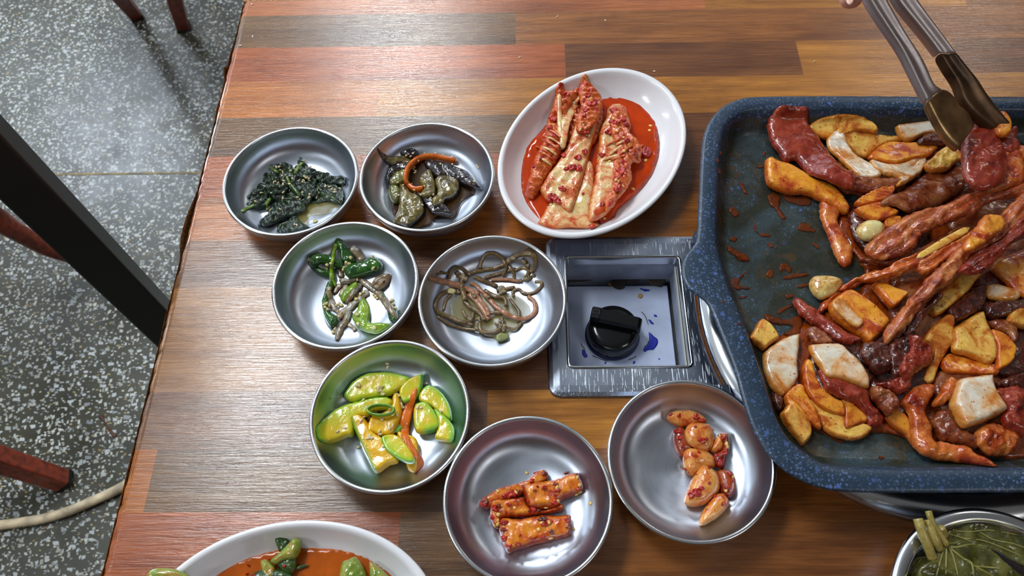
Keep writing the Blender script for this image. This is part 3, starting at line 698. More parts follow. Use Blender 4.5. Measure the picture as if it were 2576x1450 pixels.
loops = [L3(sminset(.030), PFL-.0052), L3(sminset(.015), PFL-.005), L3(sminset(.006), PFL+.004), L3(sminset(.001), PH-.006), loop(ro-.0035, PH-.0035), loop(ro-.0008, PH-.0032), loop(ro, PH-.0015), loop(ro-.0010, PH-.0002), loop(ro-.003, PH+.0002), loop(ro*.5+ri_*.5, PH+.0004), L3(sminset(-.0012), PH), L3(sminset(.0008), PH-.0015), L3(sminset(.0035), PH-.008), L3(sminset(.0080), PFL+.0055), L3(sminset(.0105), PFL+.0018), L3(sminset(.014), PFL)]
pan = empty('griddle_pan', (pc[0], pc[1], TZ+PFL-.005), 'dark blue speckled rectangular griddle pan heaped with spicy meat and onion', 'pan')
n_ = len(T_); V = np.vstack(loops); F = []; fm = []
for k in range(len(loops)-1):
    for i in range(n_): F.append((k*n_+i, k*n_+(i+1) % n_, (k+1)*n_+(i+1) % n_, (k+1)*n_+i)); fm.append(0 if k < 12 else 1)
V = np.vstack([V, [[pc[0], pc[1], TZ+PFL], [pc[0], pc[1], TZ+PFL-.0052]]]); ct = len(V)-2
b0 = (len(loops)-1)*n_
for i in range(n_): F.append((b0+i, b0+(i+1) % n_, ct)); fm.append(1); F.append(((i+1) % n_, i, ct+1)); fm.append(0)
mesh('pan_body', V, F, None, pan, mats=[M_PAN, M_PANIN], fm=fm)
flp = sminset(.0105); wl0 = sminset(.0008)
def PANF(x, y):
    q = np.array([[x, y]]); 
    if inside(q, flp)[0]: return TZ+PFL
    d = float(segdist(q, flp, np.roll(flp, -1, 0))[0]); return TZ+PFL+min(d/.0097, 1)*(PH-PFL)

# ------------------------------------------------------------------ tongs, hand
M_TONG = steel('tong_steel', (200, 192, 194), .42, 0, False, .1)
M_TONGD = plain('sauce_stained_steel', (140, 112, 78), .3, metal=.8, var=.22, vs=60, bump=.1)
M_TONGK = plain('dark_stained_steel', (74, 54, 36), .35, metal=.6, var=.3, vs=70)
tongs = empty('cooking_tongs', P(2400, 200, .10), 'greasy stainless cooking tongs reaching into the pan from the upper right', 'tongs')
def arm(left, right, hs, name, mt, depth=.006, flip=1):
    k = len(left); V = []; F = []; m_ = 7
    for (l, r, h) in zip(left, right, hs):
        a, b = P(*l, h), P(*r, h)
        for t, dz in ((0, -depth), (.03, 0), (.22, .0008), (.5, -.0012), (.78, .0008), (.97, 0), (1, -depth)): V.append(a+(b-a)*t+np.array([0, 0, dz]))
    for i in range(k-1):
        for j in range(m_-1): q = i*m_+j; F.append((q, q+1, q+m_+1, q+m_))
    o = mesh(name, V, F, mt, tongs, register=False); s_ = o.modifiers.new('s', 'SOLIDIFY'); s_.thickness = .0011; s_.offset = 0
    b_ = o.modifiers.new('ss', 'SUBSURF'); b_.levels = 1; b_.render_levels = 2; return o
kt = K(2050, 0, 3.452)
def interp_edge(p, n): 
    q = smooth_open(np.array(p, float), 6); s = np.r_[0, np.cumsum(np.hypot(*np.diff(q, axis=0).T))]; t = np.linspace(0, s[-1], n); return [(np.interp(v, s, q[:, 0]), np.interp(v, s, q[:, 1])) for v in t]
n1 = 26
l1 = interp_edge(kt([(330, -260), (455, 0), (620, 250), (740, 430), (850, 650), (950, 850), (1050, 1050), (1150, 1200), (1250, 1290)]), n1)
r1 = interp_edge(kt([(520, -260), (640, 0), (800, 290), (950, 520), (1040, 730), (1110, 765), (1190, 790), (1240, 860), (1260, 910), (1330, 940), (1370, 1000), (1390, 1100)]), n1)
arm(l1[:19], r1[:19], np.linspace(.175, .095, n1)[:19], 'arm', M_TONG); arm(l1[18:], r1[18:], np.linspace(.175, .095, n1)[18:], 'gripping_tip', M_TONGD)
l2 = interp_edge(kt([(560, -260), (700, 0), (900, 250), (1040, 430), (1140, 600), (1220, 720), (1260, 850), (1340, 960), (1440, 1050), (1530, 1120)]), n1)
r2 = interp_edge(kt([(740, -260), (905, 0), (1100, 270), (1250, 470), (1370, 620), (1430, 690), (1500, 800), (1600, 930), (1680, 1030), (1740, 1100)]), n1)
arm(l2[:14], r2[:14], np.linspace(.165, .085, n1)[:14], 'arm', M_TONG); arm(l2[13:], r2[13:], np.linspace(.165, .085, n1)[13:], 'gripping_tip', M_TONGK)

M_SKIN = N('skin'); M_SKIN.set(Base_Color=M_SKIN.mix(M_SKIN.noise(M_SKIN.coord(), 60, 3), srgb(206, 148, 128), srgb(226, 172, 150)), Roughness=.45, Subsurface_Weight=.25, Subsurface_Scale=.006); M_SKIN = M_SKIN.m
M_NAIL = plain('fingernail', (232, 186, 170), .25)
person = empty('person', P(2330, -260, .2), 'person seen only by one fingertip at the upper edge, holding the tongs', 'person')
def skin(name, joints, edges, radii, mat, parent, sub=2, root=0):
    o0 = np.array(WL(parent)); me = D.meshes.new(name); me.from_pydata([tuple(np.array(j)-o0) for j in joints], edges, [])
    o = D.objects.new(name, me); C.objects.link(o); o.parent = parent
    m = o.modifiers.new('skin', 'SKIN'); m.use_smooth_shade = True
    me.skin_vertices[0].data[root].use_root = True
    for i, r in enumerate(radii): me.skin_vertices[0].data[i].radius = (r, r) if np.isscalar(r) else r
    s = o.modifiers.new('sub', 'SUBSURF'); s.levels = sub; s.render_levels = sub; me.materials.append(mat); return o
HB = .20
hp = lambda x, y, h: tuple(P(x, y, h))
J = [hp(2560, -640, .26), hp(2470, -500, .25), hp(2400, -400, .235), hp(2330, -300, .225)]; Rr = [.030, .027, .030, .026]; E = [(0, 1), (1, 2), (2, 3)]
def finger(base, pts, rs):
    p = base
    for q, r in zip(pts, rs): J.append(q); Rr.append(r); E.append((p, len(J)-1)); p = len(J)-1
finger(3, [hp(2250, -235, .215), hp(2185, -150, .205), hp(2146, -46, .195), hp(2138, 17, .190)], [.0098, .0092, .0086, .0078])      # index
finger(3, [hp(2320, -215, .20), hp(2330, -140, .185), hp(2345, -90, .178)], [.0098, .009, .0078])                                     # middle
finger(2, [hp(2400, -270, .20), hp(2400, -190, .185), hp(2400, -120, .18)], [.0095, .0085, .0075])                                    # ring
finger(2, [hp(2480, -330, .21), hp(2470, -250, .19), hp(2455, -190, .182)], [.0085, .0078, .0068])                                    # little
finger(2, [hp(2290, -420, .215), hp(2215, -340, .20), hp(2195, -250, .19), hp(2215, -190, .185)], [.0125, .0105, .0098, .0082])       # thumb
skin('hand', J, E, Rr, M_SKIN, person, 2, 2)
skin('red_sleeve', [hp(2575, -650, .265), hp(2700, -820, .29), hp(2850, -1000, .3)], [(0, 1), (1, 2)], [.036, .042, .05], plain('red_cloth', (170, 30, 26), .8), person, 2)
tn = P(2139, 5, .198)
slab('fingernail', [(2129, -8), (2138, -12), (2147, -8), (2148, 6), (2139, 13), (2130, 6)], M_NAIL, parent=person, h=.1965, th=.0012, n=40, register=False)

# ------------------------------------------------------------------ chairs, post, hose on the floor
def seg(name, a, b, w, mat, parent=None, wt=None, yaw=0., bev=.003):
    """square bar from a (foot) to b, width w"""
    a, b = np.array(a, float), np.array(b, float); t = (b-a)/np.linalg.norm(b-a); x = np.array([math.cos(yaw), math.sin(yaw), 0]); x -= t*(x@t); x /= np.linalg.norm(x); y = np.cross(t, x)
    V = []; wt = wt or w
    for p, q in ((a, w), (b, wt)):
        for s1, s2 in ((-1, -1), (1, -1), (1, 1), (-1, 1)): V.append(p+x*s1*q/2+y*s2*q/2)
    o = mesh(name, V, [(0, 1, 2, 3), (4, 5, 6, 7)]+[(i, (i+1) % 4, 4+(i+1) % 4, 4+i) for i in range(4)], mat, parent, smooth=False, register=False)
    m = o.modifiers.new('b', 'BEVEL'); m.width = bev; m.segments = 2; return o
# post: vertical bar left of the table
pp_ = P(418, 795, -.06); pb = np.array([pp_[0]*1.02, pp_[1]*1.0, 0]); r_ = np.hypot(*pb[:2])
u = P(210, 610, 0)[:2]; u = u/np.linalg.norm(u); pb = np.array([*(u*.52), 0])
post = empty('metal_post', (pb[0], pb[1], 0), 'black square metal post standing left of the table', 'post')
seg('post_shaft', (pb[0], pb[1], .004), (pb[0], pb[1], 1.05), .034, M_POST, post, yaw=.52, bev=.002)
seg('foot_cap', (pb[0], pb[1], 0), (pb[0], pb[1], .02), .038, M_RUB, post, yaw=.52, bev=.002)
def foot(o_, a, d, w, yaw): seg('rubber_foot', a, np.array(a)+np.array(d)*.012, w*1.06, M_RUB, o_, yaw=yaw, bev=.002)
def chair(label, legs, seatc, seatr, w=.036, rails=()):
    ch = empty('wooden_chair', (seatc[0], seatc[1], 0), label, 'chair')
    for (fx, fy), (tx, ty), yaw in legs:
        lg = seg('leg', (fx, fy, .008), (tx, ty, .43), w*.82, M_RED, ch, wt=w*1.1, yaw=yaw)
        d = np.array([tx-fx, ty-fy, .43]); d /= np.linalg.norm(d); f_ = seg('rubber_foot', (fx, fy, 0), np.array([fx, fy, 0])+d*.012, w*.86, M_RUB, None, yaw=yaw, bev=.002)
        f_.parent = lg; f_.location = Vector(f_.location)-Vector(WL(lg)[:3])
    lathe('seat', [(.0005, .425), (seatr*.9, .425), (seatr, .435), (seatr, .45), (seatr*.92, .468), (.0005, .475)], seatc[0], seatc[1], 0, M_SEAT, ch, seg=48, register=False)
    return ch
f1, f2 = P(343, 42, -TZ), P(462, 70, -TZ)
t1, t2 = P(296, -14, -TZ+.14), P(438, -12, -TZ+.14)
def ext(f, t, k=3.07): return f[:2]+(t[:2]-f[:2])*k
e1, e2 = ext(f1, t1), ext(f2, t2)
c1 = (e1+e2)/2; dv = np.array([-.08, .34])
chair('reddish wooden chair beyond the table, two legs showing at the top left', [(f1[:2], e1, .6), (f2[:2], e2, .2), (f1[:2]+dv, e1+dv*.8, .6), (f2[:2]+dv, e2+dv*.8, .2)], c1+dv*.4, .20)
f3 = P(166, 1213, -TZ); t3 = P(-10, 1158, -TZ+.10); e3 = f3[:2]+(t3[:2]-f3[:2])*4.3*.8
ch2 = chair('reddish wooden chair left of the table, curved back leg behind the black post', [(f3[:2], e3, .35), (f3[:2]+[-.36, -.05], e3+[-.20, -.04], .3)], e3+[-.17, .17], .20)
cb = [P(330, 745, -TZ+.012), P(235, 662, -TZ+.05), P(120, 622, -TZ+.12), P(0, 556, -TZ+.22), P(-150, 440, -TZ+.34), P(-300, 300, -TZ+.42)]
tube('curved_leg', None, [.030, .034, .040, .042, .042, .04], M_RED, parent=ch2, world=cb, flat=.75, sides=8, k=8, ends='cut', register=False)
tube('curved_leg', None, [.030, .034, .040, .042, .042, .04], M_RED, parent=ch2, world=[p+np.array([-.36, .02, 0]) for p in cb], flat=.75, sides=8, k=8, ends='cut', register=False)
hs_ = [(-60, 1331), (0, 1322), (60, 1314), (120, 1303), (180, 1284), (240, 1258), (300, 1230), (360, 1195), (430, 1150), (520, 1090)]
tube('gas_hose', None, .0165, M_HOSE, 'cream gas hose curving over the terrazzo floor at the lower left', 'hose', world=[P(x, y, -TZ+.0085) for x, y in hs_], ends='cut', sides=12, k=6, register=False)
slab('floor_stain', K(0, 880, 2.545)([(630, 415), (650, 420), (680, 470), (700, 500), (720, 520), (745, 550), (725, 562), (700, 530), (670, 480), (640, 440)]), plain('dried_brown_stain', (84, 48, 28), .6), 'dried brown spill on the terrazzo below the black post', 'stain', h=-TZ+.0004, th=.0006, n=60, jag=.002, register=False)

# ================================================================== food materials
F_SPIN = food('wilted_spinach', [(8, 20, 10), (16, 40, 18), (40, 66, 24)], 110, rough=.22, bump=.7, bsc=500, coat=.6, sss=.05, bdist=.0012)
F_STEM = food('green_stem', [(60, 92, 26), (118, 144, 56)], 120, rough=.25, coat=.4)
F_SES = food('sesame_seed', [(214, 190, 140), (236, 218, 176)], 300, rough=.4, bump=.1, sss=.1)
F_GARLCR = food('minced_garlic', [(196, 176, 110), (226, 212, 160)], 300, rough=.3, bump=.4)
F_EGG = food('eggplant_flesh', [(72, 66, 24), (112, 98, 40), (140, 126, 66)], 130, sauce=(60, 46, 20), amt=.25, rough=.2, bump=.55, coat=.7, skin=(40, 36, 20), skin2=(22, 18, 26))
F_EGGG = food('green_eggplant_flesh', [(84, 92, 34), (130, 136, 60)], 130, sauce=(70, 58, 26), amt=.3, rough=.2, bump=.6, coat=.7, skin=(48, 44, 22))
F_EGGD = food('eggplant_skin', [(14, 10, 16), (30, 20, 28), (46, 32, 30)], 100, sauce=(74, 52, 22), amt=.1, rough=.14, bump=.5, coat=.8, sss=.02)
F_CARR = food('carrot', [(214, 96, 16), (232, 122, 34)], 140, rough=.25, bump=.3, coat=.5)
F_CAB = food('white_cabbage_rib', [(216, 190, 122), (230, 212, 158), (238, 226, 188)], 60, sauce=(190, 70, 20), amt=.42, ssc=60, speck=(184, 70, 20), edge=(200, 92, 34), rough=.2, bump=.3, coat=.6, streak=(1, 1, 1))
F_CABL = food('ruffled_cabbage_leaf', [(196, 84, 22), (218, 124, 48), (226, 160, 84)], 90, sauce=(180, 44, 10), amt=.46, ssc=90, rough=.2, bump=.9, bsc=300, coat=.6, bdist=.0014)
F_PASTE = food('chili_paste', [(134, 10, 6), (176, 22, 8), (206, 56, 16)], 200, rough=.2, bump=.9, bsc=500, coat=.35)
F_SEED = food('chili_seed', [(236, 190, 96), (244, 210, 130)], 300, rough=.3, bump=.1)
def liquid(name, c, tr=.35, rough=.06):
    m = N(name); f = m.noise(m.coord(), 70, 4, .6, .5)
    m.set(Base_Color=m.mix(m.ramp(f, [(.3, (0, 0, 0)), (.7, (1, 1, 1))]), srgb(*[x*.82 for x in c]), srgb(*c)), Roughness=rough, Alpha=1-tr, IOR=1.35, Subsurface_Weight=.1, Subsurface_Scale=.004, Normal=m.bump(m.noise(m.coord(), 60, 2), .12, .001)); return m.m
L_RED = liquid('red_kimchi_brine', (204, 62, 6), 0); L_ORG = liquid('orange_kimchi_brine', (196, 92, 14), 0)
L_BRN = liquid('brown_sauce', (80, 52, 22), .35); L_CLR = liquid('thin_broth', (200, 200, 170), .93); L_OIL = liquid('clear_juice', (190, 176, 100), .72)
F_PEP = food('green_pepper', [(16, 56, 14), (34, 84, 18), (62, 110, 24)], 90, rough=.16, bump=.45, bsc=260, coat=.7)
F_PEPL = food('light_green_pepper', [(88, 128, 14), (124, 158, 30), (150, 176, 54)], 80, rough=.16, bump=.4, bsc=240, coat=.7)
F_ANCH = food('dried_anchovy', [(84, 66, 38), (130, 108, 70), (172, 150, 104)], 150, sauce=(176, 176, 172), amt=.42, ssc=110, rough=.25, bump=.6, coat=.4, streak=(1, 1, 1))
F_ANCS = food('silver_anchovy', [(70, 64, 52), (112, 106, 92), (168, 162, 150)], 260, sauce=(118, 88, 48), amt=.36, rough=.2, bump=.6, coat=.5)
F_FERN = food('bracken_fern', [(82, 60, 36), (112, 86, 54), (136, 112, 66)], 110, rough=.28, bump=.6, coat=.4, sauce=(84, 82, 38), amt=.22)
F_FERNP = food('pinkish_fern_stem', [(138, 86, 62), (168, 116, 84), (176, 130, 100)], 110, rough=.25, bump=.5, coat=.4)
F_CRUMB = food('perilla_crumbs', [(120, 100, 66), (160, 140, 110)], 200, rough=.5, bump=.9)
F_SQ = food('squash_flesh', [(226, 180, 24), (212, 198, 40), (182, 204, 50)], 60, rough=.16, bump=.25, coat=.7, sss=.25, skin=(140, 194, 46), skin2=(82, 156, 30))
F_SQY = food('yellow_squash_flesh', [(228, 168, 12), (238, 190, 30)], 70, rough=.16, bump=.3, coat=.7, sss=.25, skin=(120, 160, 36), skin2=(74, 128, 34))
F_SQG = food('green_squash_skin', [(84, 146, 28), (120, 170, 50)], 70, rough=.18, bump=.3, coat=.6, sss=.2)
F_RAD = food('seasoned_radish', [(228, 128, 20), (238, 152, 38), (222, 110, 22)], 70, sauce=(150, 28, 8), amt=.34, ssc=80, edge=(150, 36, 16), rough=.2, bump=.5, coat=.6, sss=.2)
F_RADD = food('dark_radish', [(110, 28, 14), (160, 52, 20)], 90, sauce=(80, 16, 10), amt=.4, rough=.2, bump=.9, coat=.6)
F_GAR = food('seasoned_garlic', [(222, 144, 62), (236, 174, 92), (226, 128, 48)], 60, speck=(160, 44, 16), sauce=(176, 54, 12), amt=.32, ssc=85, rough=.18, bump=.3, coat=.7, sss=.25)
F_GARD = food('dark_seasoned_garlic', [(150, 64, 24), (190, 100, 46)], 70, sauce=(120, 22, 10), amt=.55, ssc=85, rough=.18, bump=.5, coat=.7)
F_GARW = food('pale_garlic', [(214, 196, 120), (226, 214, 158)], 60, sauce=(170, 100, 24), amt=.3, ssc=80, rough=.2, bump=.2, coat=.6, sss=.25)
F_ONW = food('white_onion', [(214, 200, 168), (226, 218, 200), (230, 226, 214)], 50, speck=(180, 96, 30), sauce=(192, 112, 34), amt=.34, ssc=55, edge=(202, 130, 36), edgew=1., rough=.22, bump=.15, coat=.5, sss=.2)
F_ONY = food('yellow_stained_onion', [(232, 178, 66), (240, 204, 108), (222, 152, 44)], 60, sauce=(176, 84, 18), amt=.36, ssc=60, speck=(150, 66, 16), edge=(196, 110, 20), edgew=.8, rough=.2, bump=.45, coat=.5, sss=.2)
F_ONO = food('orange_stained_onion', [(228, 148, 28), (236, 170, 56), (214, 120, 22)], 60, sauce=(166, 56, 14), amt=.40, ssc=60, speck=(140, 50, 14), edge=(190, 88, 18), edgew=.8, rough=.2, bump=.45, coat=.5, sss=.2)
F_MRED = food('raw_red_meat', [(104, 22, 14), (142, 40, 26), (164, 68, 44), (126, 34, 22)], 110, rot=.9, sauce=(96, 20, 12), amt=.3, rough=.2, bump=.6, bsc=300, coat=.5, sss=.15)
F_MBRN = food('browned_meat', [(104, 50, 24), (146, 80, 42), (172, 110, 64)], 80, sauce=(98, 30, 12), amt=.42, rough=.2, bump=.8, bsc=320, coat=.5)
F_MORG = food('orange_sauced_meat', [(174, 80, 24), (206, 112, 42), (222, 146, 72)], 80, sauce=(140, 34, 12), amt=.4, rough=.18, bump=.7, bsc=320, coat=.6)
F_MDRK = food('dark_sauced_meat', [(58, 22, 18), (92, 38, 26), (120, 60, 40)], 80, sauce=(46, 16, 12), amt=.4, rough=.18, bump=.9, bsc=300, coat=.6)
F_MSTR = food('streaky_meat', [(124, 42, 22), (166, 76, 34), (196, 104, 52), (214, 146, 90), (170, 78, 36)], 140, rot=.6, sauce=(110, 34, 20), amt=.34, rough=.2, bump=.8, bsc=300, coat=.5, streak=(1, 1, 1))
F_SAUCE = food('cooked_sauce', [(120, 44, 10), (156, 66, 16), (96, 36, 12)], 160, rough=.1, bump=.6, coat=.8)
F_LEAF = food('pickled_perilla_leaf', [(48, 48, 16), (74, 74, 26), (104, 100, 46)], 60, rough=.2, bump=.9, bsc=240, coat=.6, sss=.08)
F_LEAFB = food('brown_perilla_leaf', [(96, 74, 30), (124, 98, 44)], 80, rough=.25, bump=.5, coat=.5)
F_VEIN = food('perilla_vein', [(124, 120, 60), (146, 140, 80)], 150, rough=.3, bump=.2)
F_PST = food('perilla_stem', [(140, 124, 56), (168, 150, 84), (150, 134, 60)], 100, rough=.25, bump=.4, coat=.4)
F_GKIM = food('green_kimchi_stem', [(96, 122, 34), (136, 154, 60), (160, 170, 80)], 70, rough=.15, bump=.2, coat=.6, sss=.2, sauce=(180, 90, 30), amt=.12)
F_GKIL = food('dark_green_kimchi_leaf', [(20, 44, 14), (40, 70, 22), (70, 96, 34)], 90, rough=.15, bump=.6, coat=.6)

def seedlike(name, x, y, mat, l=.0030, w=.0020, t=.0012, label=None, cat=None, group=None, parent=None, sd=0):
    p, nn = hit(x, y); R_ = random.Random(sd); ow = HITO[0]
    while ow is not None and ow.parent: ow = ow.parent
    if ow is not None and parent is None and label and group and 'label' in ow and cat in ('seed', 'garlic') and not ow['label'].startswith('stainless bowl'):
        base_l = ow['label'].split(',')[0]; pre = 'pale sesame seed on the ' if name == 'sesame_seed' else ('yellow chili seed on the ' if name == 'chili_seed' else 'beige garlic crumb on the ')
        if len((pre+base_l).split()) <= 16: label = pre+base_l
    a = R_.random()*6.28
    zax = nn.normalized(); xax = Vector((math.cos(a), math.sin(a), 0)); xax = (xax-zax*xax.dot(zax)).normalized(); yax = zax.cross(xax)
    V = []; F = []; rings = 4; sg = 8; l *= R_.uniform(.8, 1.15); w *= R_.uniform(.8, 1.15)
    c = p+zax*t*.35
    for i in range(rings+1):
        th_ = math.pi*i/rings; rr = math.sin(th_); xx = -math.cos(th_)
        for j in range(sg):
            b = 2*math.pi*j/sg; V.append(c+xax*xx*l/2+yax*(rr*math.cos(b)*w/2*(1-.25*xx))+zax*(rr*math.sin(b)*t/2))
    for i in range(rings):
        for j in range(sg): F.append((i*sg+j, i*sg+(j+1) % sg, (i+1)*sg+(j+1) % sg, (i+1)*sg+j))
    o = mesh(name, [tuple(v) for v in V], F, mat, parent, register=False); return tag(o, label, cat, group)
def clump(x, y, r, mat, parent=None, name='chili_paste', sd=0, th=.0022, label=None, cat=None, group=None, kind=None):
    R_ = random.Random(sd); k = 9; pts = []
    if label and name in ('seasoning_clump',):
        hit(x, y); ow = HITO[0]
        while ow is not None and ow.parent: ow = ow.parent
        if ow is not None and 'label' in ow and not ow['label'].startswith('stainless bowl') and len(('beige seasoning clump on the '+ow['label'].split(',')[0]).split()) <= 16: label = 'beige seasoning clump on the '+ow['label'].split(',')[0].replace('fern stem: ', '')
    for i in range(k):
        a = 2*math.pi*i/k; rr = r*R_.uniform(.55, 1.2); pts.append((x+math.cos(a)*rr*1.15, y+math.sin(a)*rr*.9))
    return slab(name, pts, mat, label, cat, group, parent, th=th, n=70, wr=(.0007, 420), jag=.0006, flex=.8, register=True, kind=kind, lift=-.0004)
def pool(name, px, mat, h, label=None, cat=None, th=.0012, n=500, group=None, kind=None, jag=.0004):
    return slab(name, px, mat, label, cat, group, h=h, th=th, edge=.06, n=n, jag=jag, kind=kind)

# ================================================================== spinach
k1 = K(540, 290, 4.264); G = 'dark green spinach leaves in the first bowl'
fl1 = BF[0]
pool('spinach_juice', k1([(980, 950), (1080, 940), (1250, 930), (1360, 930), (1340, 1010), (1240, 1060), (1100, 1080), (1010, 1100), (1000, 1180), (900, 1180), (880, 1080)]), L_OIL, .0042, 'thin yellowish juice pooled beside the spinach', 'juice')
sp = [('top left leaf of the spinach heap, curling above the sesame cluster', [(580, 540), (650, 520), (750, 510), (830, 530), (870, 600), (820, 680), (700, 720), (600, 700), (560, 650), (600, 600)], .006),
 ('left leaf of the spinach heap, slanting down toward the bowl wall', [(510, 680), (570, 620), (640, 680), (640, 760), (540, 830), (460, 880), (375, 905), (365, 870), (430, 790), (490, 730)], .005),
 ('lower left spinach leaf above the pale stalk', [(355, 940), (430, 870), (540, 820), (650, 830), (640, 910), (540, 990), (430, 1000), (370, 980)], .005),
 ('right-hand spinach leaf lying along the puddle of juice', [(1060, 740), (1200, 720), (1320, 750), (1380, 830), (1375, 930), (1300, 950), (1200, 930), (1080, 950), (980, 940), (980, 850), (1040, 800)], .006),
 ('lower middle spinach leaf under the thin stalk', [(600, 830), (640, 790), (760, 770), (880, 830), (1000, 860), (1060, 900), (960, 970), (850, 940), (740, 950), (640, 930), (590, 880)], .006),
 ('long dark spinach roll pointing at the lower left', [(470, 1160), (540, 1090), (600, 1040), (640, 960), (740, 920), (860, 930), (960, 940), (985, 1020), (900, 1070), (780, 1090), (680, 1140), (580, 1190), (490, 1200)], .008),
 ('small separate spinach clump at the bottom of the bowl', [(665, 1245), (690, 1180), (760, 1150), (830, 1105), (890, 1105), (950, 1160), (1020, 1210), (940, 1245), (820, 1270), (700, 1270)], .007),
 ('central spinach leaf carrying most sesame seeds', [(690, 660), (800, 610), (950, 650), (1080, 680), (1110, 760), (1060, 850), (950, 860), (850, 810), (760, 770), (700, 730)], .007),
 ('pointed spinach leaf at the very top of the heap', [(840, 600), (890, 500), (910, 450), (955, 480), (1000, 540), (1035, 580), (1050, 670), (960, 690), (880, 660)], .006),
 ('long narrow spinach leaf reaching to the right wall', [(1020, 570), (1100, 590), (1200, 620), (1290, 655), (1370, 655), (1405, 700), (1385, 750), (1300, 750), (1200, 735), (1100, 710), (1040, 670)], .006),
 ('small crumpled spinach leaf in the middle of the heap', [(780, 740), (880, 700), (1010, 740), (1100, 800), (1080, 860), (960, 880), (860, 850)], .005),
 ('short spinach leaf beneath the sesame cluster at left', [(560, 760), (640, 730), (760, 740), (800, 800), (720, 850), (620, 850), (560, 820)], .005)]
for i, (lb, pts, th) in enumerate(sp):
    slab('spinach_leaf', k1(pts), F_SPIN, lb, 'spinach', G, th=th, wr=(.0014, 210), ripple=(.0009, 900, i*1.3), jag=.0010, floor=fl1, n=620, flex=.7)
for i, (lb, pts, w) in enumerate([('pale green spinach stalk at the far left of the heap', [(290, 1035), (350, 1000), (440, 960)], .0036), ('short yellow-green spinach stalk near the lower middle', [(570, 1030), (555, 960), (600, 890)], .0032),
        ('light green stalk at the upper left of the spinach', [(585, 550), (640, 590), (690, 620)], .003), ('thin spinach stalk bending through the heap centre', [(770, 650), (800, 720), (850, 780), (915, 870)], .0022),
        ('flat yellow-green spinach stalk at the top', [(855, 635), (900, 560), (955, 490)], .0034), ('thin dark spinach stalk on the right of the heap', [(1120, 670), (1105, 750), (1100, 860)], .0013), ('hair-thin stalk looping at the lower right of the spinach', [(1200, 860), (1300, 900), (1360, 940), (1365, 850)], .0010)]):
    tube('spinach_stalk', k1(pts), w, F_STEM, lb, 'spinach', G, flat=.5, sides=8, wr=(.3, 200), floor=fl1)
def scatter(kfn, pts, mat, name, label, cat, group, l=.003, w=.002, t=.0013, base=0):
    for i, p in enumerate(kfn(pts)): seedlike(name, p[0], p[1], mat, l, w, t, label, cat, group, sd=base+i)
scatter(k1, [(660, 560), (690, 555), (705, 590), (735, 610), (725, 650), (815, 600), (845, 570), (835, 680), (630, 720), (650, 735), (680, 725), (655, 710), (740, 705), (735, 740), (920, 690), (940, 720), (960, 660), (985, 670), (1010, 680), (1015, 705), (955, 700), (1025, 560), (960, 490), (805, 740), (735, 825), (440, 925), (1015, 850), (1010, 880), (945, 830), (1190, 765), (1230, 770), (1255, 800), (1290, 800), (1290, 825), (1340, 790), (890, 880), (915, 905), (730, 895), (580, 990), (600, 1020), (700, 1010), (880, 1180), (860, 1170), (500, 830), (1120, 830), (1090, 880)], F_SES, 'sesame_seed', 'pale sesame seed sprinkled on the dark green spinach', 'seed', 'sesame seeds on the spinach')
seedlike('garlic_bit', *k1([(1080, 1142)])[0], F_GARLCR, .0042, .0038, .0018, 'single minced garlic bit beside the lower spinach clump', 'garlic', sd=5)

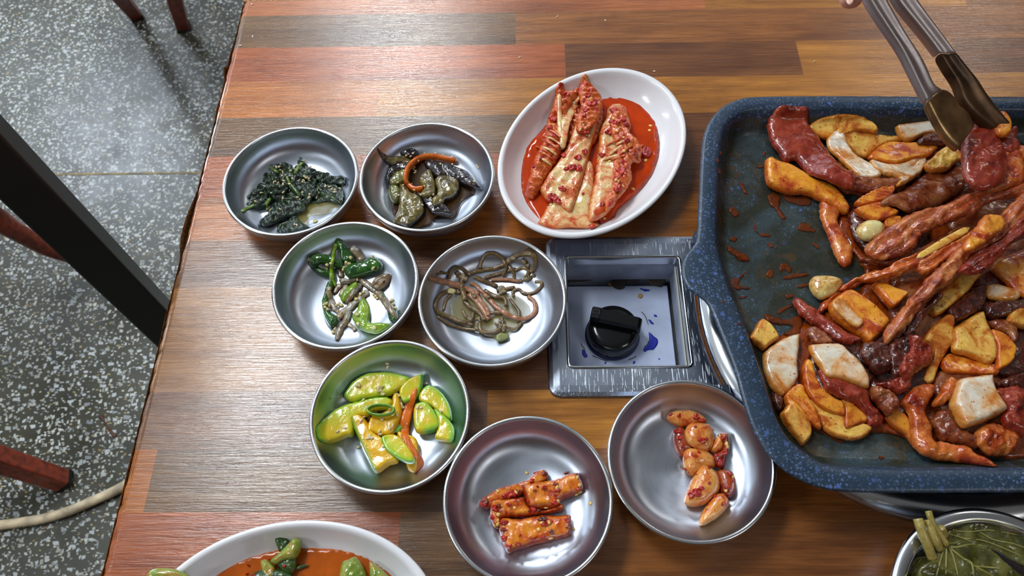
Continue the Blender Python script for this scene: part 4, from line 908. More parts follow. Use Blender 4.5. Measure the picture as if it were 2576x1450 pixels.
# ================================================================== eggplant
k2 = K(890, 290, 4.265); G = 'braised eggplant pieces in the second bowl'; fl2 = BF[1]
pool('eggplant_sauce', k2([(380, 700), (480, 560), (700, 480), (1000, 560), (1250, 700), (1370, 820), (1260, 870), (1150, 950), (1100, 1080), (1050, 1110), (900, 1080), (820, 1180), (700, 1215), (590, 1205), (450, 1130), (400, 920)]), L_BRN, .0045, 'dark brown sauce pooled beneath the eggplant', 'sauce')
eg = [('small purple eggplant tip at the top of the heap', F_EGGD, [(505, 415), (560, 370), (640, 360), (695, 390), (700, 440), (640, 460), (560, 450)], .006, None),
 ('flat olive eggplant slice pointing to the upper left wall', F_EGG, [(275, 465), (400, 452), (520, 438), (620, 445), (660, 480), (620, 540), (500, 530), (400, 545), (340, 512)], .005, [(275, 465), (400, 545), (500, 530)]),
 ('dark shiny eggplant skin piece at the bottom centre', F_EGGD, [(730, 880), (860, 850), (950, 930), (1020, 1000), (1060, 1075), (960, 1065), (850, 1060), (800, 1010)], .006, None),
 ('dark curled eggplant piece at the left of the heap', F_EGGD, [(345, 660), (380, 580), (430, 530), (520, 515), (595, 530), (580, 600), (500, 610), (440, 650), (400, 710), (375, 745)], .007, None),
 ('lower left greenish eggplant chunk', F_EGGG, [(372, 800), (410, 765), (480, 765), (510, 830), (490, 920), (440, 940), (395, 905)], .008, None),
 ('pale green eggplant flesh chunk at left', F_EGGG, [(385, 700), (440, 630), (540, 590), (600, 640), (580, 700), (500, 745), (420, 765), (388, 740)], .008, None),
 ('long purple-black eggplant strip reaching to the right', F_EGGD, [(760, 500), (900, 500), (1040, 520), (1100, 550), (1200, 580), (1270, 640), (1340, 740), (1372, 800), (1300, 795), (1200, 760), (1100, 710), (1000, 680), (900, 680), (830, 620), (770, 560)], .008, None),
 ('olive eggplant slice right of the carrot', F_EGG, [(878, 680), (960, 652), (1060, 665), (1130, 700), (1140, 780), (1110, 850), (1050, 892), (990, 915), (950, 955), (900, 985), (855, 992), (838, 920), (885, 860), (895, 800), (875, 740)], .008, [(1130, 700), (1142, 780), (1110, 852), (1050, 895), (990, 917)]),
 ('folded olive eggplant piece under the end of the carrot', F_EGG, [(690, 690), (770, 610), (830, 600), (865, 680), (880, 770), (870, 860), (790, 890), (710, 870), (750, 790), (715, 740)], .008, None),
 ('large curved olive eggplant slice at the lower left', F_EGG, [(495, 740), (560, 755), (620, 830), (690, 855), (745, 915), (766, 1000), (752, 1062), (700, 1122), (640, 1172), (580, 1203), (500, 1180), (418, 1152), (450, 1080), (480, 980), (478, 880), (485, 800)], .007, [(690, 855), (747, 915), (768, 1000), (753, 1064), (700, 1124), (640, 1174), (580, 1205)])]
for lb, m_, pts, th, sk in eg:
    slab('eggplant_piece', k2(pts), m_, lb, 'eggplant', G, th=th, wr=(.0006, 150), ripple=(.0004, 700, .5), skin=k2(sk) if sk else None, skinw=.0035, floor=fl2, n=420, flex=.6, maxs=.4)
carrot = tube('carrot_strip', k2([(1095, 492), (980, 470), (860, 448), (750, 452), (650, 500), (580, 580), (555, 680), (590, 755), (660, 800), (745, 790)]), .0044, F_CARR, 'orange carrot strip curling over the eggplant', 'carrot', flat=1.9, lift=-.001, sides=10, floor=fl2, ends='cut')
scatter(k2, [(565, 430), (635, 410), (610, 440), (840, 485), (880, 410), (930, 525), (1055, 530), (1055, 450), (690, 490), (620, 740), (650, 800), (650, 560), (660, 600), (655, 620), (640, 580), (800, 700), (850, 850), (880, 830), (865, 860), (885, 770), (825, 890), (585, 950), (655, 890), (655, 935), (735, 965), (570, 1150), (700, 840), (720, 850), (655, 835), (925, 915), (1290, 715), (1320, 540), (1335, 560), (640, 990), (690, 1010), (530, 750), (470, 720), (540, 600), (480, 860), (440, 820), (760, 760), (760, 410), (960, 430)], F_SES, 'sesame_seed', 'pale sesame seed stuck to the braised eggplant', 'seed', 'sesame seeds on the eggplant', .0026, .0019, .0012, 100)

# ================================================================== kimchi
k3 = K(1230, 150, 3.084); G = 'napa cabbage kimchi leaves'
pool('kimchi_brine', k3([(700, 380), (880, 300), (960, 285), (1060, 290), (1160, 320), (1240, 390), (1290, 470), (1320, 560), (1325, 680), (1310, 780), (1270, 880), (1200, 980), (1100, 1080), (1000, 1170), (970, 1240), (870, 1290), (760, 1325), (600, 1330), (480, 1325), (380, 1300), (320, 1180), (260, 1070), (245, 950), (255, 800), (270, 700), (310, 640), (400, 550), (450, 490)]), L_RED, .0085, 'red-orange brine pooled around the cabbage kimchi', 'brine', th=.005, n=900)
def leaf(lb, pts, m_, th, **kw):
    return slab('kimchi_leaf', k3(pts), m_, lb, 'kimchi', G, th=th, floor=KF, n=kw.pop('n', 900), **kw)
kA = leaf('broad white kimchi rib lying lowest at the foot of the plate', [(750, 790), (800, 800), (825, 900), (815, 1000), (800, 1100), (790, 1190), (810, 1260), (860, 1285), (780, 1312), (620, 1305), (500, 1322), (400, 1305), (375, 1285), (420, 1200), (460, 1130), (540, 1100), (640, 1100), (690, 1000), (730, 880)], F_CAB, .006, wr=(.0006, 60), flex=.4)
kM = leaf('dark folded kimchi leaf in the hollow between the two tall ribs', [(600, 330), (700, 300), (860, 300), (890, 400), (880, 520), (840, 620), (780, 680), (700, 620), (600, 640), (580, 500)], F_CABL, .006, wr=(.0018, 120), ripple=(.0014, 900, .8))
kB = leaf('ruffled left-hand kimchi leaf with a pale curled tip', [(528, 242), (570, 232), (620, 262), (690, 228), (705, 270), (650, 330), (610, 400), (615, 480), (600, 600), (592, 660), (562, 720), (522, 790), (485, 850), (462, 890), (425, 960), (385, 1030), (350, 1083), (300, 1062), (288, 1000), (308, 930), (328, 850), (358, 770), (395, 690), (430, 620), (438, 540), (458, 440), (488, 380), (508, 300)], F_CABL, .010, wr=(.0016, 110), ripple=(.0012, 1000, 1.0), jag=.0012, n=1200)
tube('kimchi_rib', k3([(545, 260), (548, 400), (555, 540), (575, 640), (565, 700)]), [.004, .0045, .005, .006, .005], F_CAB, parent=kB, flat=.6, sides=10, floor=KF)
kC = leaf('tall central kimchi leaf with a flat yellow-white rib', [(700, 215), (738, 168), (800, 200), (850, 255), (872, 330), (852, 450), (832, 550), (802, 650), (772, 780), (742, 880), (712, 980), (682, 1080), (640, 1192), (600, 1188), (540, 1145), (480, 1120), (430, 1080), (395, 1010), (420, 960), (470, 880), (530, 800), (590, 700), (632, 600), (660, 520), (690, 440), (712, 380), (700, 300)], F_CAB, .009, wr=(.0008, 90), flex=.5, n=1200, ripple=(.0003, 900, -.6), edge=.35)
slab('leafy_top', k3([(690, 225), (738, 165), (800, 195), (855, 250), (880, 330), (860, 440), (820, 500), (760, 560), (690, 560), (680, 470), (720, 390), (700, 300)]), F_CABL, parent=kC, th=.005, wr=(.0014, 160), ripple=(.0010, 1100, 1.5), jag=.0011, n=700, flex=.8, floor=KF)
kI = tube('kimchi_leaf', k3([(705, 300), (650, 350), (612, 430), (590, 520), (580, 620), (570, 690)]), [.010, .012, .010, .008, .007, .005], F_CAB, 'thin yellow inner kimchi leaf bending between the two left ribs', 'kimchi', G, flat=.35, sides=12, wr=(.2, 150), floor=KF)
kD = leaf('right-hand kimchi leaf with a frilled right edge', [(938, 362), (990, 350), (1060, 372), (1075, 420), (1100, 500), (1085, 560), (1125, 600), (1165, 650), (1188, 700), (1172, 770), (1112, 782), (1102, 850), (1108, 920), (1062, 1010), (1002, 1080), (962, 1140), (900, 1215), (780, 1262), (778, 1130), (802, 1020), (822, 900), (840, 750), (850, 640), (862, 540), (900, 470), (918, 400)], F_CAB, .010, wr=(.0008, 90), jag=.0008, n=1200, edge=.35)
slab('frilled_edge', k3([(1000, 400), (1070, 430), (1100, 500), (1088, 560), (1125, 600), (1165, 650), (1188, 700), (1172, 775), (1112, 790), (1105, 850), (1108, 920), (1062, 1010), (1002, 1080), (962, 1140), (910, 1190), (900, 1090), (950, 980), (960, 880), (970, 780), (1000, 680), (960, 600), (940, 500), (950, 420)]), F_CABL, parent=kD, th=.005, wr=(.0014, 150), ripple=(.0012, 1000, .6), jag=.0013, n=900, flex=.8, floor=KF)
for i, (x, y) in enumerate([(960, 640), (985, 700), (1000, 760), (1030, 640), (1060, 700), (940, 760), (1140, 690)]):
    a = .5+.2*math.sin(i*2.1); q = [(x-60*math.cos(a), y+60*math.sin(a)), (x, y), (x+70*math.cos(a), y-60*math.sin(a))]
    tube('leaf_fold', k3(q), .0026, F_CAB if i % 2 else F_CABL, parent=kD, flat=.8, sides=8)
for i, (x, y) in enumerate([(480, 650), (470, 700), (450, 740), (500, 620), (430, 700), (430, 780), (500, 560)]):
    q = [(x-70, y-30), (x, y), (x+60, y+45)]; tube('leaf_fold', k3(q), .0024, F_CAB if i % 2 else F_CABL, parent=kB, flat=.8, sides=8)
for i, (x, y, r, pa) in enumerate([(500, 460, 34, kB), (475, 530, 30, kB), (600, 265, 26, kB), (410, 760, 24, kB), (345, 830, 20, kB), (800, 330, 40, kC), (745, 385, 34, kC), (770, 280, 28, kC), (735, 430, 26, kC), (755, 560, 32, kC), (790, 240, 22, kC), (690, 755, 36, kC), (740, 715, 30, kC), (640, 830, 42, kC), (700, 840, 38, kC), (600, 850, 24, kC), (570, 1000, 38, kC), (500, 1060, 46, kC), (540, 1100, 34, kC), (470, 1090, 30, kC), (580, 740, 26, kC),
        (970, 400, 36, kD), (1020, 470, 44, kD), (960, 480, 36, kD), (1060, 500, 30, kD), (930, 560, 32, kD), (880, 740, 30, kD), (1020, 860, 44, kD), (990, 930, 42, kD), (1040, 790, 30, kD), (1000, 1000, 40, kD), (880, 1120, 28, kD), (940, 1120, 28, kD), (1070, 620, 26, kD), (1130, 720, 26, kD), (800, 1290, 26, kA), (870, 1250, 24, kA), (730, 1040, 14, kA)]):
    clump(*k3([(x, y)])[0], r/3.084*.85, F_PASTE, pa, sd=i)
for i, (x, y) in enumerate([(966, 460), (992, 553), (1018, 530), (850, 775), (1047, 708), (1085, 660), (1045, 605), (985, 935), (1005, 945), (1035, 980), (935, 790), (733, 510), (708, 545), (775, 305), (750, 530), (670, 405), (403, 920), (480, 1125), (895, 1235), (1215, 780), (1252, 515), (1245, 550), (1118, 1005), (760, 585)]):
    seedlike('chili_seed', *k3([(x, y)])[0], F_SEED, .0034, .0028, .0010, 'flat yellow chili seed on the cabbage kimchi', 'seed', 'chili seeds on the kimchi', sd=300+i)
slab('chili_flake', k3([(1180, 700), (1200, 680), (1240, 682), (1260, 710), (1245, 750), (1210, 758), (1182, 740)]), F_PASTE, 'round red pepper flake floating right of the kimchi leaf', 'pepper', th=.004, n=120, wr=(.0004, 300))

# ================================================================== peppers and anchovies
k4 = K(670, 540, 3.92); G = 'green chili peppers with the anchovies'; fl4 = BF[2]
pe = [('dark pepper half hidden at the lower left of the anchovies', F_PEP, [(560, 800), (590, 690), (640, 655), (665, 700), (630, 780), (610, 880), (630, 960), (700, 1010), (690, 1080), (640, 1113), (590, 1050), (558, 960), (543, 870)], .007),
 ('slim dark pepper under the long right anchovy', F_PEP, [(1125, 755), (1180, 800), (1235, 880), (1292, 960), (1298, 1030), (1250, 1063), (1208, 1030), (1180, 900)], .006),
 ('bright green pepper bending at the lower right', F_PEPL, [(845, 1010), (890, 950), (915, 870), (970, 825), (1012, 890), (1025, 960), (1015, 1040), (1035, 1075), (1120, 1068), (1230, 1085), (1235, 1105), (1160, 1155), (1080, 1182), (960, 1152), (895, 1110)], .009),
 ('light green pepper glimpsed in the middle', F_PEPL, [(730, 810), (820, 700), (900, 670), (890, 770), (800, 850), (750, 860)], .006),
 ('lower of two dark peppers at the far left of the heap', F_PEP, [(438, 525), (500, 515), (570, 545), (640, 565), (650, 620), (560, 608), (490, 572)], .006),
 ('upper pepper of the pair at the far left', F_PEP, [(425, 480), (455, 420), (540, 396), (640, 408), (700, 438), (765, 478), (750, 525), (650, 505), (560, 485), (500, 505), (450, 518)], .009),
 ('pepper standing at the top, joined to a bent stem', F_PEP, [(682, 285), (740, 265), (795, 310), (845, 380), (885, 470), (810, 490), (740, 455), (715, 360)], .008)]
for lb, m_, pts, th in pe: slab('chili_pepper', k4(pts), m_, lb, 'pepper', G, th=th, edge=1., wr=(.0005, 170), floor=fl4, n=420, flex=.5)
tube('chili_pepper', k4([(695, 285), (668, 370), (650, 470), (645, 560), (655, 640), (682, 712)]), [.0042, .003, .0032, .0036, .0046, .003], F_PEPL, 'thin light green pepper stem bending down the left of the heap', 'pepper', G, wr=(.2, 150), floor=fl4)
GA = 'dried anchovies in the third bowl'
an = [('small anchovy tail at the lower edge of the heap', [(800, 1075), (850, 1110), (885, 1145)], [.004, .003, .004], F_ANCH), ('brown anchovy fillet at the left, bent downward', [(622, 705), (618, 800), (655, 900), (725, 985)], [.003, .0062, .0058, .003], F_ANCH),
 ('slim grey anchovy left of the centre', [(740, 685), (700, 730), (665, 785)], [.004, .0042, .003], F_ANCS), ('short brown anchovy beside the slim grey one', [(800, 690), (760, 750), (725, 815)], [.004, .0048, .004], F_ANCH),
 ('grey anchovy slanting through the middle', [(945, 680), (860, 770), (785, 880)], [.004, .005, .004], F_ANCS), ('anchovy body at the top right of the peppers', [(835, 320), (890, 380), (960, 460)], [.006, .0070, .006], F_ANCH),
 ('anchovy running down to the bottom of the bowl', [(830, 940), (780, 1050), (725, 1140), (690, 1245)], [.004, .0068, .0065, .003], F_ANCS), ('brown anchovy crossing from right to lower left', [(1010, 750), (900, 845), (800, 935), (700, 1020)], [.006, .0062, .006, .005], F_ANCH),
 ('long anchovy pointing to the lower right wall', [(895, 620), (1000, 695), (1110, 775), (1200, 900), (1292, 1035)], [.004, .0062, .006, .0056, .002], F_ANCS),
 ('small anchovy head poking up under the dark pepper', [(700, 540), (725, 580), (745, 625)], [.004, .0055, .004], F_ANCS)]
for lb, pts, w, m_ in an: tube('anchovy', k4(pts), w, m_, lb, 'anchovy', GA, flat=.55, wr=(.35, 260), floor=fl4, k=9, sides=12)
slab('chili_pepper', k4([(765, 540), (830, 490), (900, 478), (960, 455), (1040, 428), (1112, 448), (1147, 510), (1112, 562), (1000, 592), (900, 622), (820, 630), (778, 590)]), F_PEP, 'glossy dark pepper lying across the top of the anchovies', 'pepper', G, th=.010, edge=1., wr=(.0005, 170), floor=fl4, n=420)
h1 = slab('anchovy', k4([(1030, 700), (1070, 630), (1140, 590), (1225, 585), (1220, 640), (1190, 700), (1120, 752), (1060, 730)]), F_ANCS, 'silver anchovy head with an open gill at the right', 'anchovy', GA, th=.006, edge=1, wr=(.0006, 300), n=300)
seedlike('eye', *k4([(1158, 662)])[0], M_BLACKP, .0022, .0022, .0012, parent=h1, sd=3)
h2 = slab('anchovy', k4([(715, 650), (760, 625), (820, 640), (880, 630), (895, 655), (830, 685), (750, 690)]), F_ANCS, 'small anchovy head with a pale round eye in the middle', 'anchovy', GA, th=.005, edge=1, n=200)
seedlike('eye', *k4([(765, 648)])[0], M_PLATE, .0026, .0026, .0012, parent=h2, sd=4); seedlike('pupil', *k4([(765, 648)])[0], M_BLACKP, .001, .001, .0018, parent=h2, sd=4)
crb = [(600, 490), (580, 530), (600, 540), (790, 470), (800, 490), (820, 480), (760, 520), (765, 545), (830, 430), (1045, 420), (1055, 530), (420, 445), (900, 640), (870, 820), (900, 800), (930, 790), (960, 770), (890, 840), (1060, 790), (1080, 810), (1100, 830), (1240, 850), (1250, 890), (1270, 930), (1060, 1120), (580, 920), (590, 880), (610, 900), (600, 940), (570, 890), (720, 880), (740, 900), (690, 900), (680, 1130), (660, 1165), (900, 990), (910, 1080), (640, 480)]
for i, (x, y) in enumerate(crb): seedlike('garlic_bit', *k4([(x, y)])[0], F_GARLCR if i % 3 else F_SES, .0036, .0030, .0024, 'small beige garlic crumb clinging to the anchovies and peppers', 'garlic', 'garlic crumbs in the anchovy bowl', sd=400+i)

# ================================================================== fern stems
k5 = K(1040, 580, 3.92); G = 'bracken fern stems'; fl5 = BF[3]; u_ = 1/3.92/3250
pool('fern_juice', k5([(380, 640), (700, 620), (1000, 640), (1150, 760), (1120, 880), (1000, 980), (900, 1090), (820, 1080), (700, 1020), (480, 940), (360, 840)]), L_OIL, .0035, 'cloudy juice under the fern stems', 'juice')
fe = [('under the left loop, lowest', [(240, 850), (340, 920), (460, 960), (640, 985)], 30, 0), ('outer left loop of the fern tangle', [(360, 590), (270, 640), (220, 720), (240, 800), (340, 850), (460, 900), (590, 935)], 45, 0),
 ('short fern stem inside the left loop', [(300, 790), (318, 700), (370, 630)], 36, 0), ('fern stem hooked at the bottom centre', [(650, 910), (668, 985), (740, 1012), (830, 990), (880, 930), (872, 860)], 42, 0),
 ('thin fern stem at the bottom right of the tangle', [(890, 950), (1000, 970), (1065, 905)], 28, 0), ('thin dark fern stem at lower left', [(480, 780), (530, 860), (600, 880)], 30, 0), ('short upright fern stem at lower middle', [(590, 810), (575, 910)], 34, 0),
 ('fern stem slanting across the lower right', [(950, 680), (1040, 800), (1020, 900)], 34, 0), ('short horizontal fern stem below the centre', [(750, 820), (860, 812), (940, 832)], 44, 0), ('fern stem running to the centre from the left knot', [(490, 690), (560, 752), (640, 802), (705, 885)], 46, 0),
 ('dark fern stem curving right of the centre', [(700, 590), (800, 650), (900, 672), (915, 745)], 46, 0), ('fern stem knotted at the right, below the crumbs', [(1000, 560), (900, 580), (820, 600)], 40, 0),
 ('green fern stem near the upper right knot', [(1000, 400), (1080, 368), (1135, 400), (1110, 470)], 36, 0), ('fern stem crossing the middle of the upper loop', [(700, 470), (800, 440), (900, 410), (1000, 380)], 40, 0),
 ('small arch of fern stem at the upper left', [(350, 480), (368, 400), (430, 365), (500, 388), (545, 445)], 40, 0), ('thin arch behind the pinkish stem', [(230, 440), (280, 420), (350, 430)], 26, 0),
 ('long green fern stem from the left knot to the top right bend', [(545, 440), (600, 410), (680, 390), (800, 375), (900, 330), (980, 275), (1060, 240), (1150, 238), (1203, 290), (1193, 370), (1150, 415)], 50, 0),
 ('round loop of fern stem at the top centre', [(655, 375), (680, 290), (740, 232), (820, 240), (890, 300), (912, 370), (880, 450)], 40, 0), ('thin fern stem dropping from the top loop', [(930, 340), (985, 420), (992, 490)], 34, 0),
 ('thick pinkish fern stem sticking out at the left', [(155, 470), (260, 498), (380, 528), (470, 555), (570, 595), (640, 640)], 66, 1), ('pinkish fern stem running down the middle', [(550, 630), (640, 715), (700, 800), (745, 880)], 56, 1),
 ('second pinkish stem beside it, ending in the lower centre', [(580, 600), (650, 680), (720, 770), (740, 840)], 44, 1),
 ('curly fern tip at the right of the tangle', [(985, 655), (985, 600), (1040, 580), (1080, 615), (1140, 625), (1210, 600), (1262, 555), (1258, 510), (1200, 508)], 34, 0),
 ('long pale fern stem sweeping to the right-hand curve', [(560, 520), (620, 545), (680, 610), (760, 695), (850, 780), (950, 838), (1060, 872), (1150, 852), (1205, 790), (1192, 700), (1130, 650)], 48, 1),
 ('fern stem folded down over the pinkish one', [(480, 465), (478, 560), (512, 690)], 54, 0), ('short stem end pointing right at the centre', [(600, 458), (700, 500), (822, 552)], 46, 0), ('flat pinkish stem lying across the upper centre', [(765, 488), (900, 482), (1050, 502)], 40, 1)]
for lb, pts, w, pk in fe:
    if 'fern' not in lb: lb = 'fern stem: '+lb
    w_ = w*u_*1.05; tube('bracken_fern', k5(pts), [w_*.85, w_, w_*1.08, w_, w_*.9], F_FERNP if pk else F_FERN, lb, 'fern', G, wr=(.28, 220), floor=fl5, sides=10, k=8, ends='cut', flat=.8)
for i, (x, y, r) in enumerate([(470, 450, 40), (500, 480, 34), (440, 420, 28), (440, 610, 30), (870, 580, 40), (900, 600, 30), (860, 620, 26), (1090, 310, 30), (1120, 350, 26), (980, 280, 26), (1110, 480, 34), (1150, 470, 26), (1180, 450, 22), (860, 900, 26), (900, 940, 22), (640, 880, 28), (690, 870, 22), (590, 640, 26), (820, 930, 20), (1060, 500, 22), (730, 660, 24), (560, 880, 20), (890, 970, 22)]):
    clump(*k5([(x, y)])[0], r/3.92, F_CRUMB, name='seasoning_clump', sd=500+i, th=.003, label='rough beige seasoning clump stuck on the fern stems', cat='seasoning', group='seasoning clumps on the fern')
slab('onion_bit', k5([(310, 600), (360, 565), (420, 590), (400, 625), (350, 622)]), F_GARLCR, 'translucent onion bit on the left fern stems', 'onion', th=.002, n=60)
slab('onion_bit', k5([(810, 1050), (850, 1010), (930, 1020), (940, 1060), (880, 1090), (830, 1095)]), food('pale_olive_onion', [(120, 124, 70), (150, 152, 100)], 100, rough=.15), 'translucent olive onion bit in the juice below the fern', 'onion', th=.002, n=80)

# ================================================================== squash
k6 = K(760, 840, 3.373); G = 'green and yellow squash slices'; fl6 = BF[4]
pool('squash_broth', k6([(330, 560), (450, 420), (700, 380), (1000, 400), (1180, 470), (1270, 600), (1290, 800), (1240, 920), (1030, 940), (1010, 1120), (880, 1170), (800, 1230), (700, 1250), (620, 1190), (480, 950), (330, 990), (180, 950), (200, 780)]), L_CLR, .0048, 'clear glossy broth around the squash slices', 'broth', n=600)
sq = [('squash slice at the far right behind the others', F_SQ, [(985, 560), (1040, 455), (1105, 445), (1190, 505), (1252, 600), (1274, 680), (1268, 745), (1190, 700), (1100, 630)], .007, [(1040, 455), (1105, 445), (1190, 505), (1252, 600), (1274, 680), (1268, 745)]),
 ('squash slice at the right, lowest along the wall', F_SQ, [(1120, 640), (1200, 690), (1272, 760), (1298, 830), (1282, 918), (1200, 918), (1125, 890), (1150, 810), (1150, 740)], .008, [(1160, 660), (1210, 690), (1276, 758), (1301, 830), (1285, 918)]),
 ('thick squash slice just right of the carrot strip', F_SQ, [(960, 610), (1050, 585), (1125, 655), (1174, 760), (1160, 812), (1070, 848), (970, 840), (945, 720)], .010, [(1000, 590), (1060, 588), (1128, 655), (1177, 760), (1160, 815), (1070, 850)]),
 ('yellow squash sliver under the carrot end', F_SQY, [(800, 830), (880, 850), (965, 890), (990, 1000), (965, 1165), (895, 1150), (860, 1000)], .006, None),
 ('large squash slice across the top of the bowl', F_SQ, [(356, 540), (388, 468), (450, 398), (540, 348), (640, 330), (750, 332), (855, 353), (935, 385), (890, 440), (820, 490), (740, 530), (640, 548), (540, 562), (430, 588)], .009, [(356, 545), (388, 466), (450, 396), (540, 346), (640, 328), (750, 330), (855, 351), (935, 383)]),
 ('large squash slice at the left with broad green rind', F_SQ, [(156, 900), (158, 820), (198, 730), (268, 658), (370, 605), (480, 575), (600, 548), (720, 540), (775, 575), (745, 640), (610, 660), (560, 705), (460, 730), (440, 865), (380, 882), (290, 922), (180, 948)], .009, [(176, 948), (154, 900), (156, 820), (196, 728), (268, 655), (370, 602), (480, 572), (600, 546), (720, 538)]),
 ('golden squash wedge at the bottom with its cut side up', F_SQY, [(415, 745), (428, 698), (500, 695), (560, 755), (620, 845), (720, 915), (822, 1082), (740, 1122), (650, 1185), (608, 1172), (560, 1082), (480, 910)], .012, [(412, 740), (478, 912), (556, 1084), (606, 1176)]),
 ('small squash slice with dark rind at the lower middle', F_SQ, [(676, 880), (760, 855), (830, 875), (900, 955), (952, 1040), (948, 1102), (880, 1098), (800, 1062), (718, 1002), (682, 940)], .009, [(674, 885), (680, 942), (716, 1004), (800, 1065), (880, 1101), (950, 1104)]),
 ('golden squash chunk in the centre under the onion ring', F_SQY, [(550, 845), (590, 710), (680, 680), (760, 620), (770, 540), (820, 520), (850, 640), (835, 730), (805, 800), (770, 865), (690, 878), (620, 862)], .010, None),
 ('leaf-shaped green squash slice at the upper right', F_SQ, [(828, 482), (900, 398), (1022, 346), (1028, 430), (1002, 520), (960, 565), (885, 598), (840, 565)], .008, [(1022, 346), (1030, 430), (1004, 522), (962, 567), (885, 600)])]
for lb, m_, pts, th, sk in sq:
    slab('squash_slice', k6(pts), m_, lb, 'squash', G, th=th, edge=.3, wr=(.0002, 100), skin=k6(sk) if sk else None, skinw=.0055, floor=fl6, n=480, flex=.35, maxs=.45)
tube('onion_strip', k6([(875, 640), (845, 740), (780, 840)]), [.006, .008, .006], F_SQG, 'pale green onion strip beside the golden squash chunk', 'onion', flat=.4, floor=fl6)
hz = hit(*k6([(670, 700)])[0])[0][2]-TZ
tube('green_onion_ring', [(*k6([(668+112*math.cos(a), 650+44*math.sin(a))])[0], hz+.0035) for a in np.linspace(0, 2*math.pi, 14, endpoint=False)], .0022, F_SQG, 'bright green onion ring on top of the squash', 'onion', closed=True, h=hz, flat=2.3, k=3)
tube('carrot_strip', k6([(968, 455), (940, 540), (900, 650), (872, 760), (872, 840), (905, 930), (955, 1010), (1000, 1080), (985, 1130), (945, 1182)]), [.0015, .005, .007, .008, .0075, .006, .005, .006, .006, .0015], F_CARR, 'wavy orange carrot strip lying across the squash', 'carrot', flat=.4, sides=10, floor=fl6, wr=(.1, 120), twist=.9)
scatter(k6, [(725, 255), (727, 285), (678, 728), (655, 830), (665, 850), (570, 715), (548, 625), (500, 740), (520, 705), (300, 832), (590, 885), (560, 888), (575, 870), (740, 800), (768, 780), (690, 955), (480, 965), (520, 565), (360, 800), (1010, 630), (980, 625), (1175, 655), (840, 600), (855, 620), (845, 590), (1050, 425), (805, 690), (625, 665)], F_SES, 'sesame_seed', 'small pale seed scattered over the squash slices', 'seed', 'sesame seeds on the squash', .0036, .0022, .0014, 600)
for i, (x, y, r) in enumerate([(330, 535, 30), (290, 618, 18), (240, 550, 16)]): clump(*k6([(x, y)])[0], r/3.373, L_OIL, name='oil_drop', sd=640+i, th=.0016, label='clear droplet on the steel left of the squash', cat='droplet', group='droplets in the squash bowl')
for i, (x, y, r) in enumerate([(660, 470, 34), (470, 440, 26), (690, 510, 22), (800, 520, 26), (850, 620, 20)]): clump(*k6([(x, y)])[0], r/3.373, F_GARLCR, name='garlic_bit', sd=660+i, th=.0022, label='minced garlic smear on the upper squash slices', cat='garlic', group='garlic smears on the squash')

# ================================================================== radish
k7 = K(1100, 1030, 3.452); G = 'red seasoned radish pieces'; fl7 = BF[5]
rd = [('longest red radish piece, at the back with a dark left tip', F_RAD, [(378, 850), (378, 790), (450, 740), (540, 685), (700, 645), (800, 600), (880, 530), (955, 545), (965, 615), (900, 660), (780, 710), (700, 770), (560, 815), (465, 870)], .011),
 ('radish piece at the upper right, over the middle one', F_RAD, [(728, 660), (850, 636), (1000, 618), (1100, 578), (1205, 556), (1238, 600), (1270, 690), (1205, 748), (1080, 795), (1050, 855), (950, 876), (820, 870), (770, 805), (740, 725)], .013),
 ('middle radish piece under the upper two', F_RAD, [(455, 905), (478, 795), (600, 780), (740, 765), (800, 850), (950, 880), (1080, 825), (1088, 885), (960, 912), (800, 938), (640, 945), (565, 960), (545, 1045), (478, 1005)], .011),
 ('broad radish piece at the bottom, cut square', F_RAD, [(528, 1000), (570, 942), (700, 955), (900, 922), (1050, 926), (1153, 920), (1158, 1000), (1142, 1100), (1000, 1142), (860, 1175), (700, 1225), (608, 1248), (568, 1150), (543, 1080)], .013)]
rp = []
for j in (0, 2, 1, 3):
    lb, m_, pts, th = rd[j]; rp.append(slab('radish_piece', k7(pts), m_, lb, 'radish', G, th=th, edge=.55, wr=(.0005, 150), floor=fl7, n=650, flex=.3, maxs=.35, jag=.0005))
for i, (x, y, r, j) in enumerate([(420, 800, 40, 0), (400, 830, 36, 0), (640, 740, 44, 0), (690, 720, 34, 0), (580, 755, 28, 0), (880, 560, 40, 0), (930, 560, 30, 0), (820, 620, 26, 0), (500, 860, 36, 1), (530, 840, 28, 1), (480, 940, 28, 1), (820, 880, 40, 1), (880, 880, 30, 1), (620, 830, 24, 1), (1050, 700, 36, 2), (1030, 650, 28, 2), (930, 680, 24, 2), (870, 670, 18, 2), (850, 705, 16, 2), (1020, 810, 36, 2), (1220, 690, 28, 2), (1210, 570, 24, 2), (790, 800, 20, 2),
        (580, 990, 40, 3), (570, 1050, 36, 3), (590, 1120, 40, 3), (620, 1190, 36, 3), (910, 950, 36, 3), (970, 970, 34, 3), (930, 1000, 28, 3), (990, 1060, 30, 3), (920, 1110, 26, 3), (1130, 960, 30, 3), (1140, 1030, 22, 3), (700, 1170, 24, 3), (720, 1090, 16, 3), (1120, 555, 28, 2)]):
    clump(*k7([(x, y)])[0], r/3.452*.9, F_PASTE if i % 3 else F_RADD, rp[j], sd=700+i)
scatter(k7, [(1215, 592), (1235, 660), (1208, 740), (1240, 720), (1045, 800), (942, 855), (672, 858), (525, 712), (685, 720), (530, 915), (525, 970), (525, 1000), (910, 985), (880, 1045), (985, 1120), (970, 985), (1180, 1040), (500, 1010), (1328, 820), (778, 555), (1040, 680)], F_SEED, 'chili_seed', 'flat yellow chili seed on the red radish pieces', 'seed', 'chili seeds on the radish', .0032, .0026, .001, 800)

